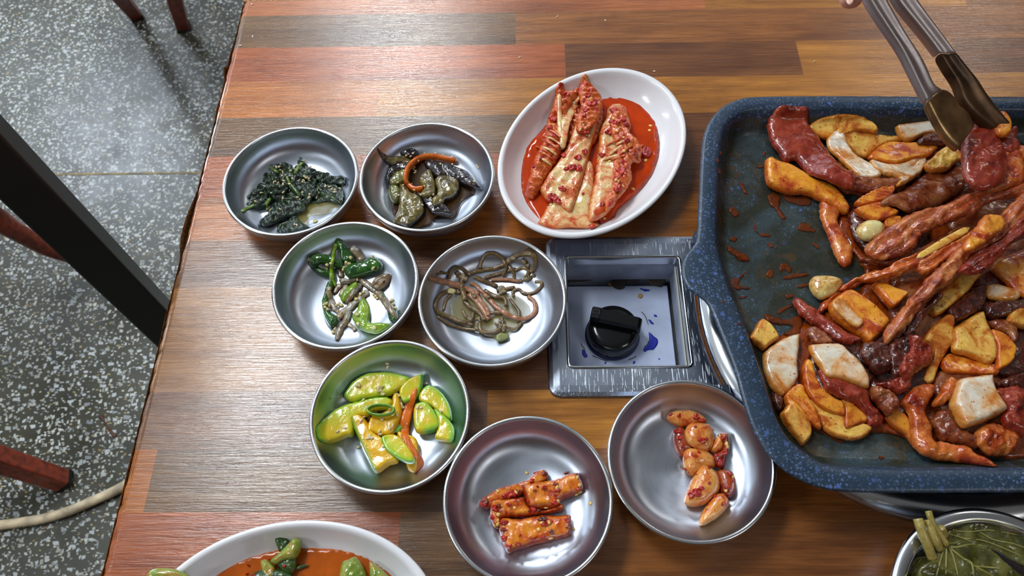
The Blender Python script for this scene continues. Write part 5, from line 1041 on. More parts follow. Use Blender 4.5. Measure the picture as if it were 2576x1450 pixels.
# ================================================================== garlic
k8 = K(1510, 940, 3.222); G = 'red seasoned garlic cloves'; fl8 = BF[6]
ga_ = [('garlic clove at the left, half under its neighbours', F_GARD, [(583, 520), (608, 445), (660, 434), (695, 475), (725, 560), (745, 625), (690, 650), (660, 694), (608, 622)], .011),
 ('long dark red garlic clove at the right edge of the row', F_GARD, [(950, 498), (1032, 492), (1048, 600), (1022, 700), (1002, 774), (940, 765), (895, 690), (960, 640), (990, 590)], .012),
 ('small round garlic clove tucked right of the big upper one', F_GAR, [(880, 620), (925, 535), (960, 515), (998, 560), (988, 622), (930, 648)], .010),
 ('topmost garlic clove lying sideways', F_GAR, [(538, 370), (568, 318), (650, 301), (740, 303), (832, 348), (864, 402), (790, 418), (690, 434), (598, 418)], .011),
 ('garlic clove in the middle of the row, brownish', F_GAR, [(666, 655), (720, 608), (800, 615), (870, 636), (930, 700), (925, 765), (835, 770), (782, 815), (740, 834), (686, 785)], .013),
 ('large plump garlic clove second from the top', F_GAR, [(683, 480), (718, 412), (800, 399), (882, 417), (918, 480), (922, 560), (890, 625), (830, 634), (760, 604), (706, 562)], .014),
 ('dark garlic clove at the lower right', F_GARD, [(942, 800), (1000, 777), (1062, 797), (1093, 860), (1093, 960), (1052, 1008), (985, 985), (955, 900)], .012),
 ('largest garlic clove, heart-shaped, near the bottom', F_GAR, [(815, 745), (872, 756), (935, 798), (970, 870), (964, 952), (904, 1022), (850, 1064), (760, 1084), (690, 1064), (681, 1010), (716, 910), (756, 830)], .015),
 ('slender garlic clove at the very bottom', F_GAR, [(798, 1224), (816, 1140), (868, 1058), (930, 986), (992, 974), (1035, 1018), (1040, 1072), (972, 1154), (900, 1204), (840, 1234)], .011)]
gp = []
for lb, m_, pts, th in ga_: gp.append(slab('garlic_clove', k8(pts), m_, lb, 'garlic', G, th=th, edge=1., wr=(.0002, 120), floor=fl8, n=420, flex=.1, maxs=.3))
for i, (x, y, r, j) in enumerate([(640, 340, 24, 3), (780, 355, 34, 3), (820, 380, 26, 3), (570, 335, 18, 3), (630, 470, 34, 0), (640, 520, 28, 0), (820, 540, 34, 5), (860, 530, 20, 5), (905, 455, 24, 5), (770, 430, 14, 5), (800, 640, 16, 4), (690, 770, 20, 4), (960, 660, 36, 1), (980, 720, 34, 1), (1010, 640, 28, 1), (1000, 520, 26, 1), (780, 960, 44, 7), (740, 990, 38, 7), (820, 930, 30, 7), (880, 890, 18, 7), (780, 820, 14, 7), (1050, 820, 28, 6), (1020, 920, 26, 6), (1075, 870, 20, 6), (960, 620, 16, 2), (1000, 1060, 20, 8), (930, 1000, 18, 8), (880, 770, 16, 4)]):
    clump(*k8([(x, y)])[0], r/3.222*.85, F_PASTE, gp[j], sd=900+i, th=.0018)
scatter(k8, [(1025, 570), (1035, 598), (1020, 948), (1075, 838), (970, 505)], F_SEED, 'chili_seed', 'flat yellow chili seed on the red garlic cloves', 'seed', 'chili seeds on the garlic', .0032, .0028, .001, 950)

# ================================================================== pan contents
K2 = K(1700, 220, 3.295); K3 = K(2130, 220, 3.296); K4 = K(1800, 640, 3.625); K5 = K(2170, 600, 3.296); K6 = K(1860, 940, 4.532); K7 = K(2160, 940, 4.531); I_ = lambda p: p
GM = 'meat strips in the pan'; GO = 'onion pieces in the pan'; GG = 'garlic in the pan'
# sauce film and smears left on the pan floor
F_SMEAR = liquid('oily_red_sauce', (132, 58, 14), .38, .1)
pool('pan_sauce', I_([(2100, 560), (2200, 480), (2350, 380), (2576, 360), (2640, 600), (2640, 1100), (2500, 1150), (2350, 1120), (2200, 1090), (2060, 1090), (1960, 1040), (1915, 930), (1960, 850), (2080, 780), (2180, 700)]), F_SAUCE, PFL+.0006, 'dark brown sauce spread under the heap of meat in the pan', 'sauce', n=1600, jag=.002)
sm = [(K2, [(760, 900), (800, 870), (850, 890), (870, 950), (860, 1000), (900, 1060), (905, 1090), (870, 1080), (830, 1020), (770, 960)]), (K2, [(1000, 1170), (1030, 1130), (1080, 1125), (1160, 1190), (1120, 1200), (1040, 1195)]), (K2, [(445, 1000), (490, 1005), (522, 1050), (500, 1078), (460, 1050)]),
      (K2, [(640, 1120), (670, 1180), (700, 1210), (775, 1215), (780, 1250), (730, 1240), (670, 1210), (640, 1160)]), (K2, [(430, 1300), (480, 1340), (540, 1370), (600, 1410), (600, 1440), (540, 1440), (490, 1400), (430, 1360)]), (K2, [(750, 1295), (790, 1290), (812, 1320), (790, 1335)]),
      (K2, [(450, 1240), (490, 1235), (515, 1260), (480, 1280), (445, 1270)]), (K2, [(520, 800), (550, 790), (580, 850), (600, 880), (570, 875)]), (K2, [(335, 655), (360, 660), (375, 710), (350, 715)]), (K2, [(340, 590), (355, 590), (355, 620), (340, 620)]), (K2, [(360, 525), (378, 530), (375, 560), (362, 555)]),
      (K2, [(870, 860), (980, 900), (1090, 900), (1130, 960), (1050, 980), (960, 960), (900, 920)]), (K2, [(1130, 1290), (1180, 1300), (1190, 1340), (1160, 1330)]), (K2, [(720, 540), (740, 540), (745, 570), (722, 575)]), (K2, [(670, 655), (730, 650), (700, 672)]),
      (K4, [(145, 220), (200, 220), (270, 155), (285, 175), (220, 240), (200, 280), (300, 300), (310, 320), (180, 320), (140, 270)]), (K4, [(600, 90), (650, 85), (690, 130), (680, 170), (620, 150), (580, 165)]), (K4, [(610, 230), (640, 190), (740, 175), (850, 185), (800, 205), (700, 220)]), (K4, [(460, 175), (500, 135), (530, 160), (510, 205), (475, 205)]),
      (K4, [(560, 530), (600, 490), (690, 460), (700, 480), (620, 520), (580, 545)]), (K4, [(440, 580), (460, 540), (560, 580), (680, 590), (760, 560), (800, 620), (780, 720), (720, 745), (620, 740), (660, 690), (700, 660), (610, 640), (510, 630)]), (K4, [(640, 370), (700, 370), (710, 400), (665, 412)]), (K4, [(750, 290), (830, 270), (860, 290), (790, 315)]),
      (K4, [(205, 390), (285, 375), (280, 395), (210, 405)]), (K4, [(185, 0), (270, 0), (310, 45), (290, 60), (220, 40)]), (K6, [(950, 690), (1000, 680), (1100, 740), (1200, 770), (1160, 790), (1040, 740)]), (K6, [(1590, 950), (1625, 945), (1645, 970), (1605, 985)]), (K4, [(50, 418), (72, 418), (74, 445), (54, 447)]), (K4, [(202, 618), (230, 618), (232, 645), (208, 645)]), (K7, [(240, 945), (270, 950), (262, 980), (238, 970)])]
for i, (kf, pts) in enumerate(sm):
    qx, qy = np.array(kf(pts)).mean(0)[:2]; big = (np.ptp(np.array(kf(pts))[:, 0])+np.ptp(np.array(kf(pts))[:, 1]))
    lb = ('large' if big > 60 else 'small' if big > 25 else 'tiny')+' reddish brown sauce smear '+('on the left inner wall of the pan' if qx < 1832 else 'below the heap near the front wall' if qy > 1080 else 'left of the lone garlic clove' if 640 < qy < 760 and qx < 2060 else 'beside the small onion cube at the wall' if qy >= 760 else 'under the long orange onion wedge' if qx > 1925 and qy < 530 else 'right of the pouring lip' if qy > 590 else 'on the bare upper left pan floor')
    slab('sauce_smear', kf(pts), F_SMEAR, lb, 'sauce', 'sauce smears on the pan floor', th=.0014, n=110, jag=.0012, wr=(.0002, 400), register=True, lift=-.0003)
base_ = [  # low filler pieces, peeping between the upper ones
 (F_MDRK, 'dark meat glimpsed under the tongs tip', I_([(2310, 350), (2380, 340), (2440, 380), (2420, 440), (2330, 430)])), (F_MDRK, 'dark browned meat low at the centre left of the heap', I_([(2140, 520), (2230, 480), (2330, 520), (2330, 640), (2230, 660), (2150, 610)])),
 (F_MBRN, 'browned meat low in the middle of the heap', I_([(2240, 700), (2360, 640), (2450, 720), (2430, 860), (2330, 900), (2250, 840)])), (F_MDRK, 'dark meat low at the right edge of the photo', I_([(2440, 700), (2600, 660), (2640, 860), (2560, 960), (2460, 900)])),
 (F_MDRK, 'dark sauced meat low in the lower middle', I_([(2180, 860), (2300, 840), (2340, 960), (2280, 1050), (2180, 1000)])), (F_MBRN, 'browned meat low under the white onion square', I_([(2340, 950), (2480, 930), (2560, 1000), (2540, 1100), (2400, 1090)])),
 (F_MBRN, 'orange meat low under the held strips', I_([(2380, 430), (2520, 420), (2620, 520), (2600, 680), (2460, 640), (2380, 560)])), (F_MDRK, 'dark meat low behind the curved onion slices', I_([(2040, 860), (2150, 850), (2200, 950), (2140, 1020), (2050, 990)])),
 (F_MBRN, 'browned meat low below the upper onions', I_([(2060, 400), (2180, 420), (2280, 440), (2260, 500), (2140, 490), (2060, 450)]))]
for m_, lb, pts in base_: slab('meat_strip', pts, m_, lb, 'meat', GM, th=.009, wr=(.0012, 120), floor=PANF, n=420, jag=.0015, maxh=.05)
pf = [  # (name, material, label, points, thickness, options)
 ('o', F_ONW, 'half-moon onion at the top right with a white face, touching the pan wall', K3([(400, 335), (450, 318), (560, 303), (700, 288), (790, 288), (830, 370), (810, 405), (700, 395), (620, 405), (560, 435), (500, 445), (445, 410)]), .008, {}),
 ('m', F_MDRK, 'dark meat lump below the half-moon onion at the top right', K3([(585, 440), (680, 388), (760, 408), (835, 462), (800, 490), (700, 480), (600, 475)]), .008, {}),
 ('o', F_ONY, 'pale yellow onion slice highest in the pan', I_([(2034, 318), (2060, 308), (2100, 303), (2140, 301), (2165, 302), (2192, 308), (2210, 325), (2203, 334), (2180, 332), (2150, 335), (2120, 345), (2090, 352), (2062, 346), (2040, 332)]), .006, {}),
 ('o', F_ONY, 'broad peach-coloured onion slice just under the highest one', I_([(2100, 335), (2115, 318), (2140, 322), (2175, 330), (2206, 338), (2236, 343), (2266, 344), (2283, 355), (2272, 362), (2245, 364), (2220, 370), (2203, 382), (2185, 400), (2160, 395), (2135, 375), (2110, 355)]), .006, {}),
 ('o', F_ONY, 'rough cream onion piece left of the tongs tip', K3([(640, 650), (700, 590), (760, 530), (830, 498), (890, 508), (940, 560), (958, 605), (890, 645), (830, 695), (760, 705), (690, 700)]), .008, {'wr': (.0008, 200)}),
 ('m', F_MBRN, 'browned meat at the left of the heap behind the red strip', I_([(2080, 430), (2140, 440), (2200, 448), (2265, 450), (2268, 470), (2230, 478), (2180, 486), (2150, 480), (2110, 470)]), .008, {}),
 ('o', F_ONW, 'curved white onion piece with brown edges, upper left of the heap', I_([(2078, 355), (2090, 338), (2105, 330), (2120, 335), (2135, 365), (2150, 385), (2175, 405), (2200, 420), (2218, 438), (2208, 450), (2180, 452), (2160, 448), (2140, 430), (2120, 410), (2105, 392), (2085, 375)]), .006, {}),
 ('o', F_ONW, 'hollow onion piece with white inside and glossy yellow lip', K3([(190, 610), (300, 635), (420, 640), (520, 605), (600, 565), (650, 588), (658, 640), (622, 705), (560, 755), (480, 805), (405, 825), (430, 765), (400, 745), (320, 728), (240, 695), (195, 655)]), .007, {'dome': -.002}),
 ('o', F_ONO, 'long orange onion wedge with seared red spots', K3([(168, 588), (230, 518), (300, 473), (360, 460), (500, 468), (620, 463), (795, 462), (798, 490), (742, 532), (680, 582), (600, 605), (520, 615), (430, 642), (350, 642), (260, 625), (180, 605)]), .008, {}),
 ('o', F_ONO, 'ridged yellow onion chunk left of the blurred brown meat', K3([(60, 962), (110, 918), (180, 878), (260, 848), (370, 835), (390, 870), (335, 932), (260, 965), (180, 980), (110, 992)]), .008, {'ripple': (.0005, 1800, 1.2)}),
 ('o', F_ONO, 'glossy yellow onion chunk above the single garlic clove', K3([(68, 1012), (150, 985), (280, 958), (335, 1000), (425, 1040), (382, 1085), (300, 1105), (230, 1115), (150, 1085), (88, 1045)]), .008, {}),
 ('g', F_GARW, 'pale garlic clove left of the long held strips', K3([(78, 1190), (108, 1138), (180, 1106), (275, 1122), (314, 1180), (282, 1244), (200, 1274), (118, 1252)]), .012, {'edge': 1.}),
 ('o', F_ONO, 'small yellow piece beside the pale garlic clove', K3([(305, 1115), (380, 1078), (445, 1098), (405, 1165), (320, 1175)]), .007, {}),
 ('m', F_MBRN, 'large brown glistening meat piece in the upper middle', K3([(255, 1000), (325, 918), (450, 868), (520, 798), (600, 738), (700, 695), (800, 718), (935, 708), (965, 760), (965, 855), (885, 905), (800, 955), (700, 995), (600, 1015), (530, 1055), (450, 1045), (378, 1012)]), .010, {'wr': (.0009, 110)}),
 ('m', F_MRED, 'thick dark red meat strip at the upper left of the pan', K2([(743, 325), (798, 268), (860, 248), (940, 256), (1030, 256), (1088, 300), (1115, 345), (1182, 400), (1232, 460), (1292, 560), (1332, 660), (1382, 722), (1460, 732), (1460, 865), (1380, 865), (1308, 835), (1200, 785), (1108, 725), (1038, 645), (990, 592), (900, 604), (848, 522), (788, 452), (758, 390)]), .013, {'wr': (.0009, 90), 'edge': .8}),
 ('o', F_ONO, 'long orange onion wedge pointing right at the upper left of the pan', K2([(733, 640), (743, 600), (790, 586), (850, 618), (950, 648), (1052, 708), (1150, 768), (1262, 808), (1342, 858), (1404, 940), (1438, 1010), (1432, 1048), (1370, 1048), (1280, 993), (1180, 938), (1080, 893), (950, 888), (860, 863), (768, 822), (738, 760)]), .011, {'edge': .35}),
 ('m', F_MORG, 'narrow red meat strip hanging straight down at the left', I_([(2064, 508), (2090, 520), (2110, 532), (2107, 560), (2117, 585), (2135, 610), (2147, 640), (2142, 657), (2128, 674), (2110, 662), (2098, 640), (2088, 615), (2080, 590), (2067, 560), (2061, 530)]), .009, {'edge': .8}),
 ('g', F_GARW, 'whole yellowish garlic clove on the bare middle of the pan', K4([(851, 270), (880, 213), (950, 201), (1040, 203), (1122, 228), (1158, 275), (1122, 332), (1060, 382), (980, 415), (908, 382), (868, 330)]), .013, {'edge': 1.}),
 ('m', F_MORG, 'thin twisted red strip reaching left to the garlic clove', K4([(935, 520), (958, 450), (1040, 378), (1150, 298), (1250, 236), (1350, 186), (1470, 156), (1470, 262), (1350, 272), (1270, 314), (1180, 354), (1060, 434), (1020, 504), (960, 545)]), .006, {}),
 ('o', F_ONO, 'yellow cube of onion with dark sauce behind the brown strip', K5([(80, 380), (160, 370), (260, 420), (370, 460), (330, 520), (250, 575), (180, 520), (120, 450)]), .009, {}),
 ('m', F_MBRN, 'brown meat edge with a pale fat streak left of the white square onion', K4([(828, 690), (900, 655), (980, 708), (1065, 800), (990, 825), (900, 815), (848, 745)]), .008, {}),
 ('m', F_MRED, 'reddish meat strip pointing to the upper left, below the garlic clove', K4([(697, 440), (730, 402), (800, 436), (880, 488), (970, 557), (1050, 617), (1150, 677), (1250, 747), (1314, 790), (1262, 834), (1170, 834), (1078, 794), (998, 724), (928, 664), (858, 624), (796, 574), (728, 504)]), .009, {'edge': .8}),
 ('o', F_ONO, 'golden onion cube with a white top in the middle of the pan', I_([(2083, 772), (2093, 755), (2123, 734), (2142, 734), (2168, 749), (2200, 774), (2233, 808), (2226, 831), (2187, 868), (2165, 852), (2130, 827), (2098, 802)]), .013, {'edge': .25}),
 ('o', F_ONW, 'white top of the golden onion cube', K4([(1060, 440), (1110, 400), (1160, 420), (1240, 500), (1330, 590), (1345, 630), (1300, 670), (1230, 640), (1150, 570), (1080, 500)]), .003, {}),
 ('o', F_ONY, 'small angular onion cube at the left wall of the pan', K4([(298, 782), (340, 700), (400, 603), (452, 613), (522, 678), (578, 775), (522, 815), (470, 855), (430, 875), (380, 838), (328, 815)]), .011, {'edge': .3}),
 ('m', F_MDRK, 'dark charred meat bit under the white onion at the pan wall', K6([(376, 262), (430, 246), (484, 290), (486, 402), (424, 440), (390, 380)]), .008, {}),
 ('o', F_ONY, 'large pale onion slice at the bottom left, lowest of the curved slices', K6([(756, 228), (830, 318), (900, 385), (1000, 445), (1190, 480), (1210, 610), (1400, 570), (1504, 618), (1492, 664), (1422, 734), (1300, 768), (1180, 754), (1060, 714), (958, 644), (896, 534), (846, 432), (786, 332)]), .007, {'edge': .3}),
 ('o', F_ONO, 'tall yellow curved onion slice above the large pale one', K6([(716, -60), (760, -160), (830, -120), (850, -20), (885, 80), (925, 150), (1000, 218), (1082, 288), (1165, 322), (1194, 400), (1194, 492), (1078, 474), (958, 424), (856, 354), (776, 244), (736, 134)]), .008, {'edge': .3}),
 ('m', F_MBRN, 'brown tangled meat in the lower middle', K7([(125, 180), (220, 146), (332, 208), (434, 288), (455, 402), (402, 454), (330, 484), (278, 424), (216, 344), (155, 302)]), .012, {'wr': (.0016, 150)}),
 ('m', F_MRED, 'glossy pinkish red meat draped over the curved onion slices', K6([(900, -40), (960, 0), (1020, 50), (1150, 66), (1250, 126), (1400, 156), (1484, 200), (1484, 320), (1534, 380), (1624, 468), (1654, 522), (1622, 594), (1540, 624), (1456, 594), (1436, 502), (1356, 402), (1268, 332), (1158, 302), (1076, 262), (976, 182), (930, 80)]), .009, {'wr': (.0011, 120)}),
 ('o', F_ONO, 'triangular orange onion tip at the lower left of the heap', K6([(1156, 300), (1260, 318), (1354, 400), (1434, 470), (1454, 547), (1332, 592), (1213, 634), (1193, 500), (1186, 400)]), .005, {}),
 ('o', F_ONO, 'orange wrinkled onion layer leaning on the left corner pieces', K6([(498, 270), (558, 188), (640, 132), (712, 148), (754, 230), (804, 330), (864, 430), (904, 540), (930, 632), (870, 626), (798, 576), (696, 524), (600, 440), (520, 360)]), .009, {'ripple': (.0007, 1200, .7)}),
 ('o', F_ONY, 'onion chunk with a white scar at the bottom left corner of the pan', K6([(463, 472), (498, 418), (540, 368), (622, 378), (704, 468), (784, 558), (814, 642), (804, 742), (720, 828), (678, 792), (598, 702), (538, 622), (498, 562)]), .011, {'edge': .35}),
 ('o', F_ONW, 'curved white onion piece standing by the left pan wall', K4([(438, 900), (520, 828), (620, 768), (750, 726), (768, 760), (763, 860), (748, 1000), (753, 1120), (702, 1224), (620, 1294), (578, 1294), (508, 1232), (468, 1152), (436, 1052), (428, 960)]), .009, {'edge': .35}),
 ('o', F_ONW, 'square cream onion piece with a sauce blot, lower left of the heap', K4([(846, 840), (950, 818), (1050, 816), (1142, 828), (1224, 900), (1314, 990), (1384, 1090), (1404, 1180), (1382, 1224), (1250, 1184), (1130, 1144), (998, 1124), (956, 1052), (896, 962)]), .008, {'edge': .3}),
 ('m', F_MDRK, 'dark chunk of meat right of the golden onion cube', K5([(-10, 880), (90, 862), (180, 872), (246, 960), (246, 1064), (180, 1126), (98, 1114), (38, 1052), (-10, 1000)]), .011, {'wr': (.0014, 140)}),
 ('m', F_MDRK, 'purple brown meat strip in the centre below the held strips', K5([(210, 900), (280, 840), (400, 800), (470, 850), (420, 960), (380, 1060), (330, 1150), (250, 1150), (220, 1050)]), .010, {'wr': (.0012, 140)}),
 ('o', F_ONY, 'tall pale onion leaf left of the big triangular onion', K5([(500, 850), (558, 758), (640, 678), (722, 622), (764, 650), (758, 740), (748, 862), (704, 934), (664, 1004), (624, 1084), (584, 1194), (530, 1210), (486, 1174), (516, 1080), (566, 1000), (576, 920), (536, 872)]), .006, {}),
 ('m', F_MRED, 'bright red meat flap in the centre of the heap', K5([(376, 830), (420, 816), (500, 866), (562, 888), (584, 950), (564, 1034), (500, 1084), (430, 1134), (368, 1184), (296, 1124), (326, 1000), (386, 930)]), .010, {'wr': (.0014, 150)}),
 ('o', F_ONO, 'onion slice behind the big triangular one, glossy at right', K5([(1046, 768), (1130, 786), (1204, 838), (1264, 920), (1244, 1014), (1182, 1074), (1110, 1094), (1096, 1000), (1096, 900)]), .008, {}),
 ('o', F_ONO, 'flat orange onion slice under the big triangular one', K5([(646, 1010), (700, 956), (800, 976), (950, 1026), (1060, 1041), (1114, 1068), (1114, 1134), (950, 1134), (800, 1124), (700, 1114), (646, 1062)]), .007, {}),
 ('o', F_ONY, 'big triangular yellow onion piece at the right of the heap', K5([(738, 760), (830, 694), (920, 634), (992, 610), (1024, 690), (1064, 790), (1104, 900), (1104, 1004), (1040, 1050), (950, 1014), (850, 974), (736, 944), (736, 850)]), .009, {'edge': .3}),
 ('m', F_MDRK, 'purple brown meat strip at the right edge, upper', K5([(1016, 560), (1100, 526), (1250, 516), (1380, 526), (1380, 614), (1250, 644), (1130, 664), (1026, 644)]), .009, {}),
 ('m', F_MBRN, 'rounded brown meat loop at the right edge', K5([(1040, 700), (1120, 676), (1224, 706), (1284, 770), (1276, 854), (1232, 866), (1186, 804), (1100, 764)]), .009, {'edge': .9}),
 ('o', F_ONY, 'onion corner cut off by the right edge of the photo', K5([(1246, 600), (1380, 596), (1380, 744), (1270, 734), (1186, 694)]), .008, {}),
 ('o', F_ONW, 'white onion sliver with a rounded end at the right', K5([(1026, 400), (1100, 382), (1200, 406), (1284, 438), (1304, 490), (1252, 524), (1120, 518), (1026, 482)]), .008, {'edge': .9}),
 ('m', F_MDRK, 'dark meat mass at the right edge, lower', K7([(1515, 90), (1620, 70), (1920, -20), (1920, 190), (1700, 180), (1560, 160)]), .010, {'wr': (.0015, 140)}),
 ('m', F_MBRN, 'brown meat fold left of the white onion cube, lower', K7([(836, 560), (876, 466), (960, 416), (1042, 436), (1094, 520), (1144, 608), (1244, 676), (1344, 738), (1344, 864), (1240, 824), (1100, 794), (956, 764), (896, 684)]), .011, {'wr': (.0012, 120)}),
 ('m', F_MORG, 'knobbly golden-brown meat at the lower right of the heap', K7([(1326, 680), (1378, 616), (1500, 566), (1650, 616), (1784, 676), (1846, 760), (1824, 854), (1742, 914), (1600, 940), (1478, 924), (1396, 854), (1334, 774)]), .012, {'wr': (.0012, 150)}),
 ('m', F_MRED, 'magenta raw meat at the lower right edge', K7([(1526, 200), (1620, 166), (1750, 146), (1822, 166), (1930, 250), (1930, 710), (1780, 684), (1640, 604), (1618, 480), (1662, 420), (1596, 310)]), .012, {'wr': (.0016, 120)}),
 ('o', F_ONO, 'yellow onion strip left of the long curved meat', K7([(296, 490), (380, 426), (452, 436), (534, 498), (574, 600), (606, 750), (700, 880), (640, 860), (520, 704), (428, 644), (336, 562)]), .007, {}),
 ('m', F_MORG, 'orange meat curl left of the white onion cube, upper', K7([(846, 330), (876, 276), (926, 206), (956, 128), (1030, 46), (1102, 88), (1154, 140), (1104, 222), (1054, 302), (952, 354), (880, 374)]), .010, {'wr': (.0012, 160)}),
 ('m', F_MRED, 'small red knob of meat near the bottom centre', K5([(116, 1210), (220, 1186), (300, 1146), (392, 1146), (394, 1232), (322, 1294), (248, 1284), (178, 1252)]), .009, {'wr': (.0010, 180)}),
 ('o', F_ONW, 'white onion cube with yellow sides at the lower right', K7([(1035, 330), (1100, 94), (1250, 52), (1400, 32), (1504, 28), (1519, 120), (1544, 210), (1604, 310), (1669, 420), (1602, 474), (1480, 534), (1330, 594), (1200, 624), (1126, 542), (1076, 442)]), .015, {'edge': .3}),
 ('m', F_MORG, 'long S-shaped orange meat strip along the bottom of the heap', K7([(462, 340), (498, 268), (560, 216), (640, 146), (760, 116), (852, 138), (864, 220), (824, 302), (784, 372), (774, 452), (804, 520), (844, 580), (854, 700), (874, 768), (960, 766), (1100, 796), (1230, 826), (1334, 898), (1434, 978), (1544, 1060), (1510, 1080), (1400, 1064), (1290, 1044), (1180, 1004), (1050, 994), (880, 974), (738, 944), (676, 882), (616, 792), (596, 702), (586, 600), (566, 500), (536, 432), (478, 372)]), .011, {'edge': .8, 'wr': (.0010, 110)}),
 ('o', F_ONO, 'large orange onion slice cut by the right edge, upper', K5([(1054, 250), (1100, 176), (1180, 146), (1400, 110), (1400, 500), (1260, 444), (1176, 364), (1106, 304)]), .008, {'edge': .4}),
 ('o', F_ONY, 'blurred yellow onion slice along the held strips', K5([(550, 560), (616, 476), (700, 396), (790, 306), (880, 276), (996, 286), (934, 360), (874, 444), (782, 524), (702, 594), (610, 644), (556, 612)]), .008, {}),
 ('m', F_MDRK, 'brown fatty meat behind the triangular onion', K5([(700, 600), (780, 520), (880, 440), (960, 400), (1020, 420), (1010, 560), (940, 620), (860, 660), (780, 690), (720, 650)]), .008, {})]
for ty, m_, lb, pts, th, kw in pf:
    kw = dict(kw); kw.setdefault('edge', .6 if ty == 'm' else .25); kw.setdefault('wr', (.0007 if ty == 'm' else .0003, 110)); nm = {'o': 'onion_piece', 'm': 'meat_strip', 'g': 'garlic_clove'}[ty]
    slab(nm, pts, m_, lb, {'o': 'onion', 'm': 'meat', 'g': 'garlic'}[ty], {'o': GO, 'm': GM, 'g': GG}[ty], th=th, floor=PANF, n=700 if ty == 'm' else 480, flex=.6 if ty == 'm' else .25, jag=.0009 if ty == 'm' else .0002, maxs=.5, maxh=.066, **kw)
# strips held up by the tongs: sloping from the tips down into the heap
HP = dict(jag=.0009, n=900)
def strip(kf, pts, m_, lb, hp, th=.009, ang=2.1, amp=.0011, fr=800, **kw):
    on = m_ in (F_ONO, F_ONY); return slab('onion_piece' if on else 'meat_strip', kf(pts), m_, lb, 'onion' if on else 'meat', GO if on else GM, hp=hp, th=th, ripple=(amp, fr, ang), wr=(.0011, 100), flex=0, **{**HP, **kw})
strip(K3, [(145, 1340), (200, 1270), (300, 1190), (420, 1110), (540, 1040), (700, 1000), (850, 960), (950, 900), (1050, 870), (1200, 860), (1350, 800), (1560, 710), (1560, 880), (1300, 930), (1150, 975), (1050, 1045), (950, 1085), (850, 1125), (700, 1185), (620, 1225), (560, 1335), (450, 1400), (300, 1430), (180, 1400)], F_MSTR, 'outermost held meat strip, sloping to the far lower left', [(2175, 640, .043), (2576, 455, .068), (2330, 620, .050)])
strip(K3, [(110, 1420), (200, 1400), (330, 1390), (480, 1370), (600, 1330), (760, 1250), (930, 1160), (960, 1200), (860, 1300), (700, 1390), (540, 1450), (380, 1480), (250, 1470), (130, 1450)], F_MBRN, 'brown meat hanging under the outermost held strip', [(2170, 650, .036), (2420, 570, .048), (2300, 660, .040)], th=.008)
strip(K5, [(440, 210), (560, 120), (700, 60), (820, -10), (940, -80), (1080, -90), (1020, 20), (900, 80), (780, 150), (680, 210), (560, 300), (470, 290)], F_MORG, 'orange meat strip folded between the two longest held strips', [(2310, 670, .050), (2480, 580, .062), (2400, 660, .054)])
tube('onion_piece', [(2305, 650, .056), (2370, 612, .059), (2440, 572, .062)], [.004, .006, .005], F_ONY, 'greenish grey onion sliver between the held strips', 'onion', GO, h=.05, flat=.4)
strip(K5, [(-30, 320), (80, 290), (180, 258), (280, 188), (400, 148), (530, 110), (640, 100), (600, 160), (500, 222), (400, 262), (300, 304), (200, 334), (100, 364), (-50, 372), (-170, 440), (-190, 415), (-90, 345)], F_MORG, 'thin red held strip reaching down to the left tip', [(2120, 722, .036), (2360, 640, .056), (2250, 680, .046)], th=.007, ang=1.9)
strip(K5, [(325, 805), (380, 715), (440, 635), (520, 550), (610, 460), (660, 490), (580, 585), (510, 665), (450, 745), (385, 815)], F_MDRK, 'dark brown held strip beside the longest one', [(2275, 842, .043), (2360, 745, .052), (2330, 800, .047)], th=.008)
strip(K5, [(185, 870), (178, 760), (280, 640), (370, 520), (450, 420), (560, 300), (680, 200), (760, 100), (840, 50), (960, -40), (1100, -160), (1240, -300), (1400, -420), (1400, -230), (1240, -60), (1120, 40), (1000, 110), (900, 150), (860, 200), (780, 300), (700, 380), (600, 450), (520, 540), (440, 640), (380, 720), (300, 800), (230, 875)], F_MSTR, 'longest brown held strip, sweeping down to the lower left', [(2230, 850, .046), (2450, 620, .066), (2576, 500, .072)], th=.010, n=1300, ang=2.35)
strip(K5, [(790, 285), (860, 185), (960, 105), (1060, 60), (1180, -30), (1300, -160), (1400, -240), (1400, -50), (1240, 45), (1170, 125), (1080, 215), (1000, 285), (900, 305)], F_MRED, 'dark red held strip at the far right', [(2430, 680, .062), (2576, 560, .072), (2500, 670, .066)])
strip(K3, [(965, 1295), (1050, 1180), (1120, 1080), (1180, 1055), (1272, 1078), (1314, 1110), (1292, 1185), (1200, 1245), (1120, 1315), (1020, 1375), (965, 1355)], F_ONO, 'orange onion piece held among the strips', [(2435, 625, .076), (2520, 560, .080), (2500, 600, .078)], th=.007, amp=.0002)
slab('meat_strip', K3([(952, 260), (998, 196), (1080, 136), (1140, 126), (1204, 176), (1244, 240), (1256, 330), (1250, 400), (1290, 480), (1320, 560), (1330, 700), (1280, 800), (1160, 850), (1060, 840), (976, 750), (944, 600), (954, 450)]), F_MRED, 'dark red raw meat slice gripped between the tongs tips', 'meat', GM, h=.078, th=.010, wr=(.0014, 100), n=800)
slab('meat_strip', K3([(1180, 500), (1270, 470), (1380, 480), (1500, 520), (1500, 760), (1350, 830), (1200, 860), (1240, 740), (1250, 620)]), F_MORG, 'orange sauced meat behind the gripped red slice', 'meat', GM, h=.070, th=.010, wr=(.0014, 110), n=500)
slab('meat_strip', K3([(1240, 400), (1300, 380), (1380, 330), (1425, 370), (1400, 420), (1440, 500), (1340, 560), (1260, 500)]), F_MRED, 'small ragged end of red meat right of the gripped slice', 'meat', GM, h=.074, th=.007, wr=(.0012, 130), n=260)
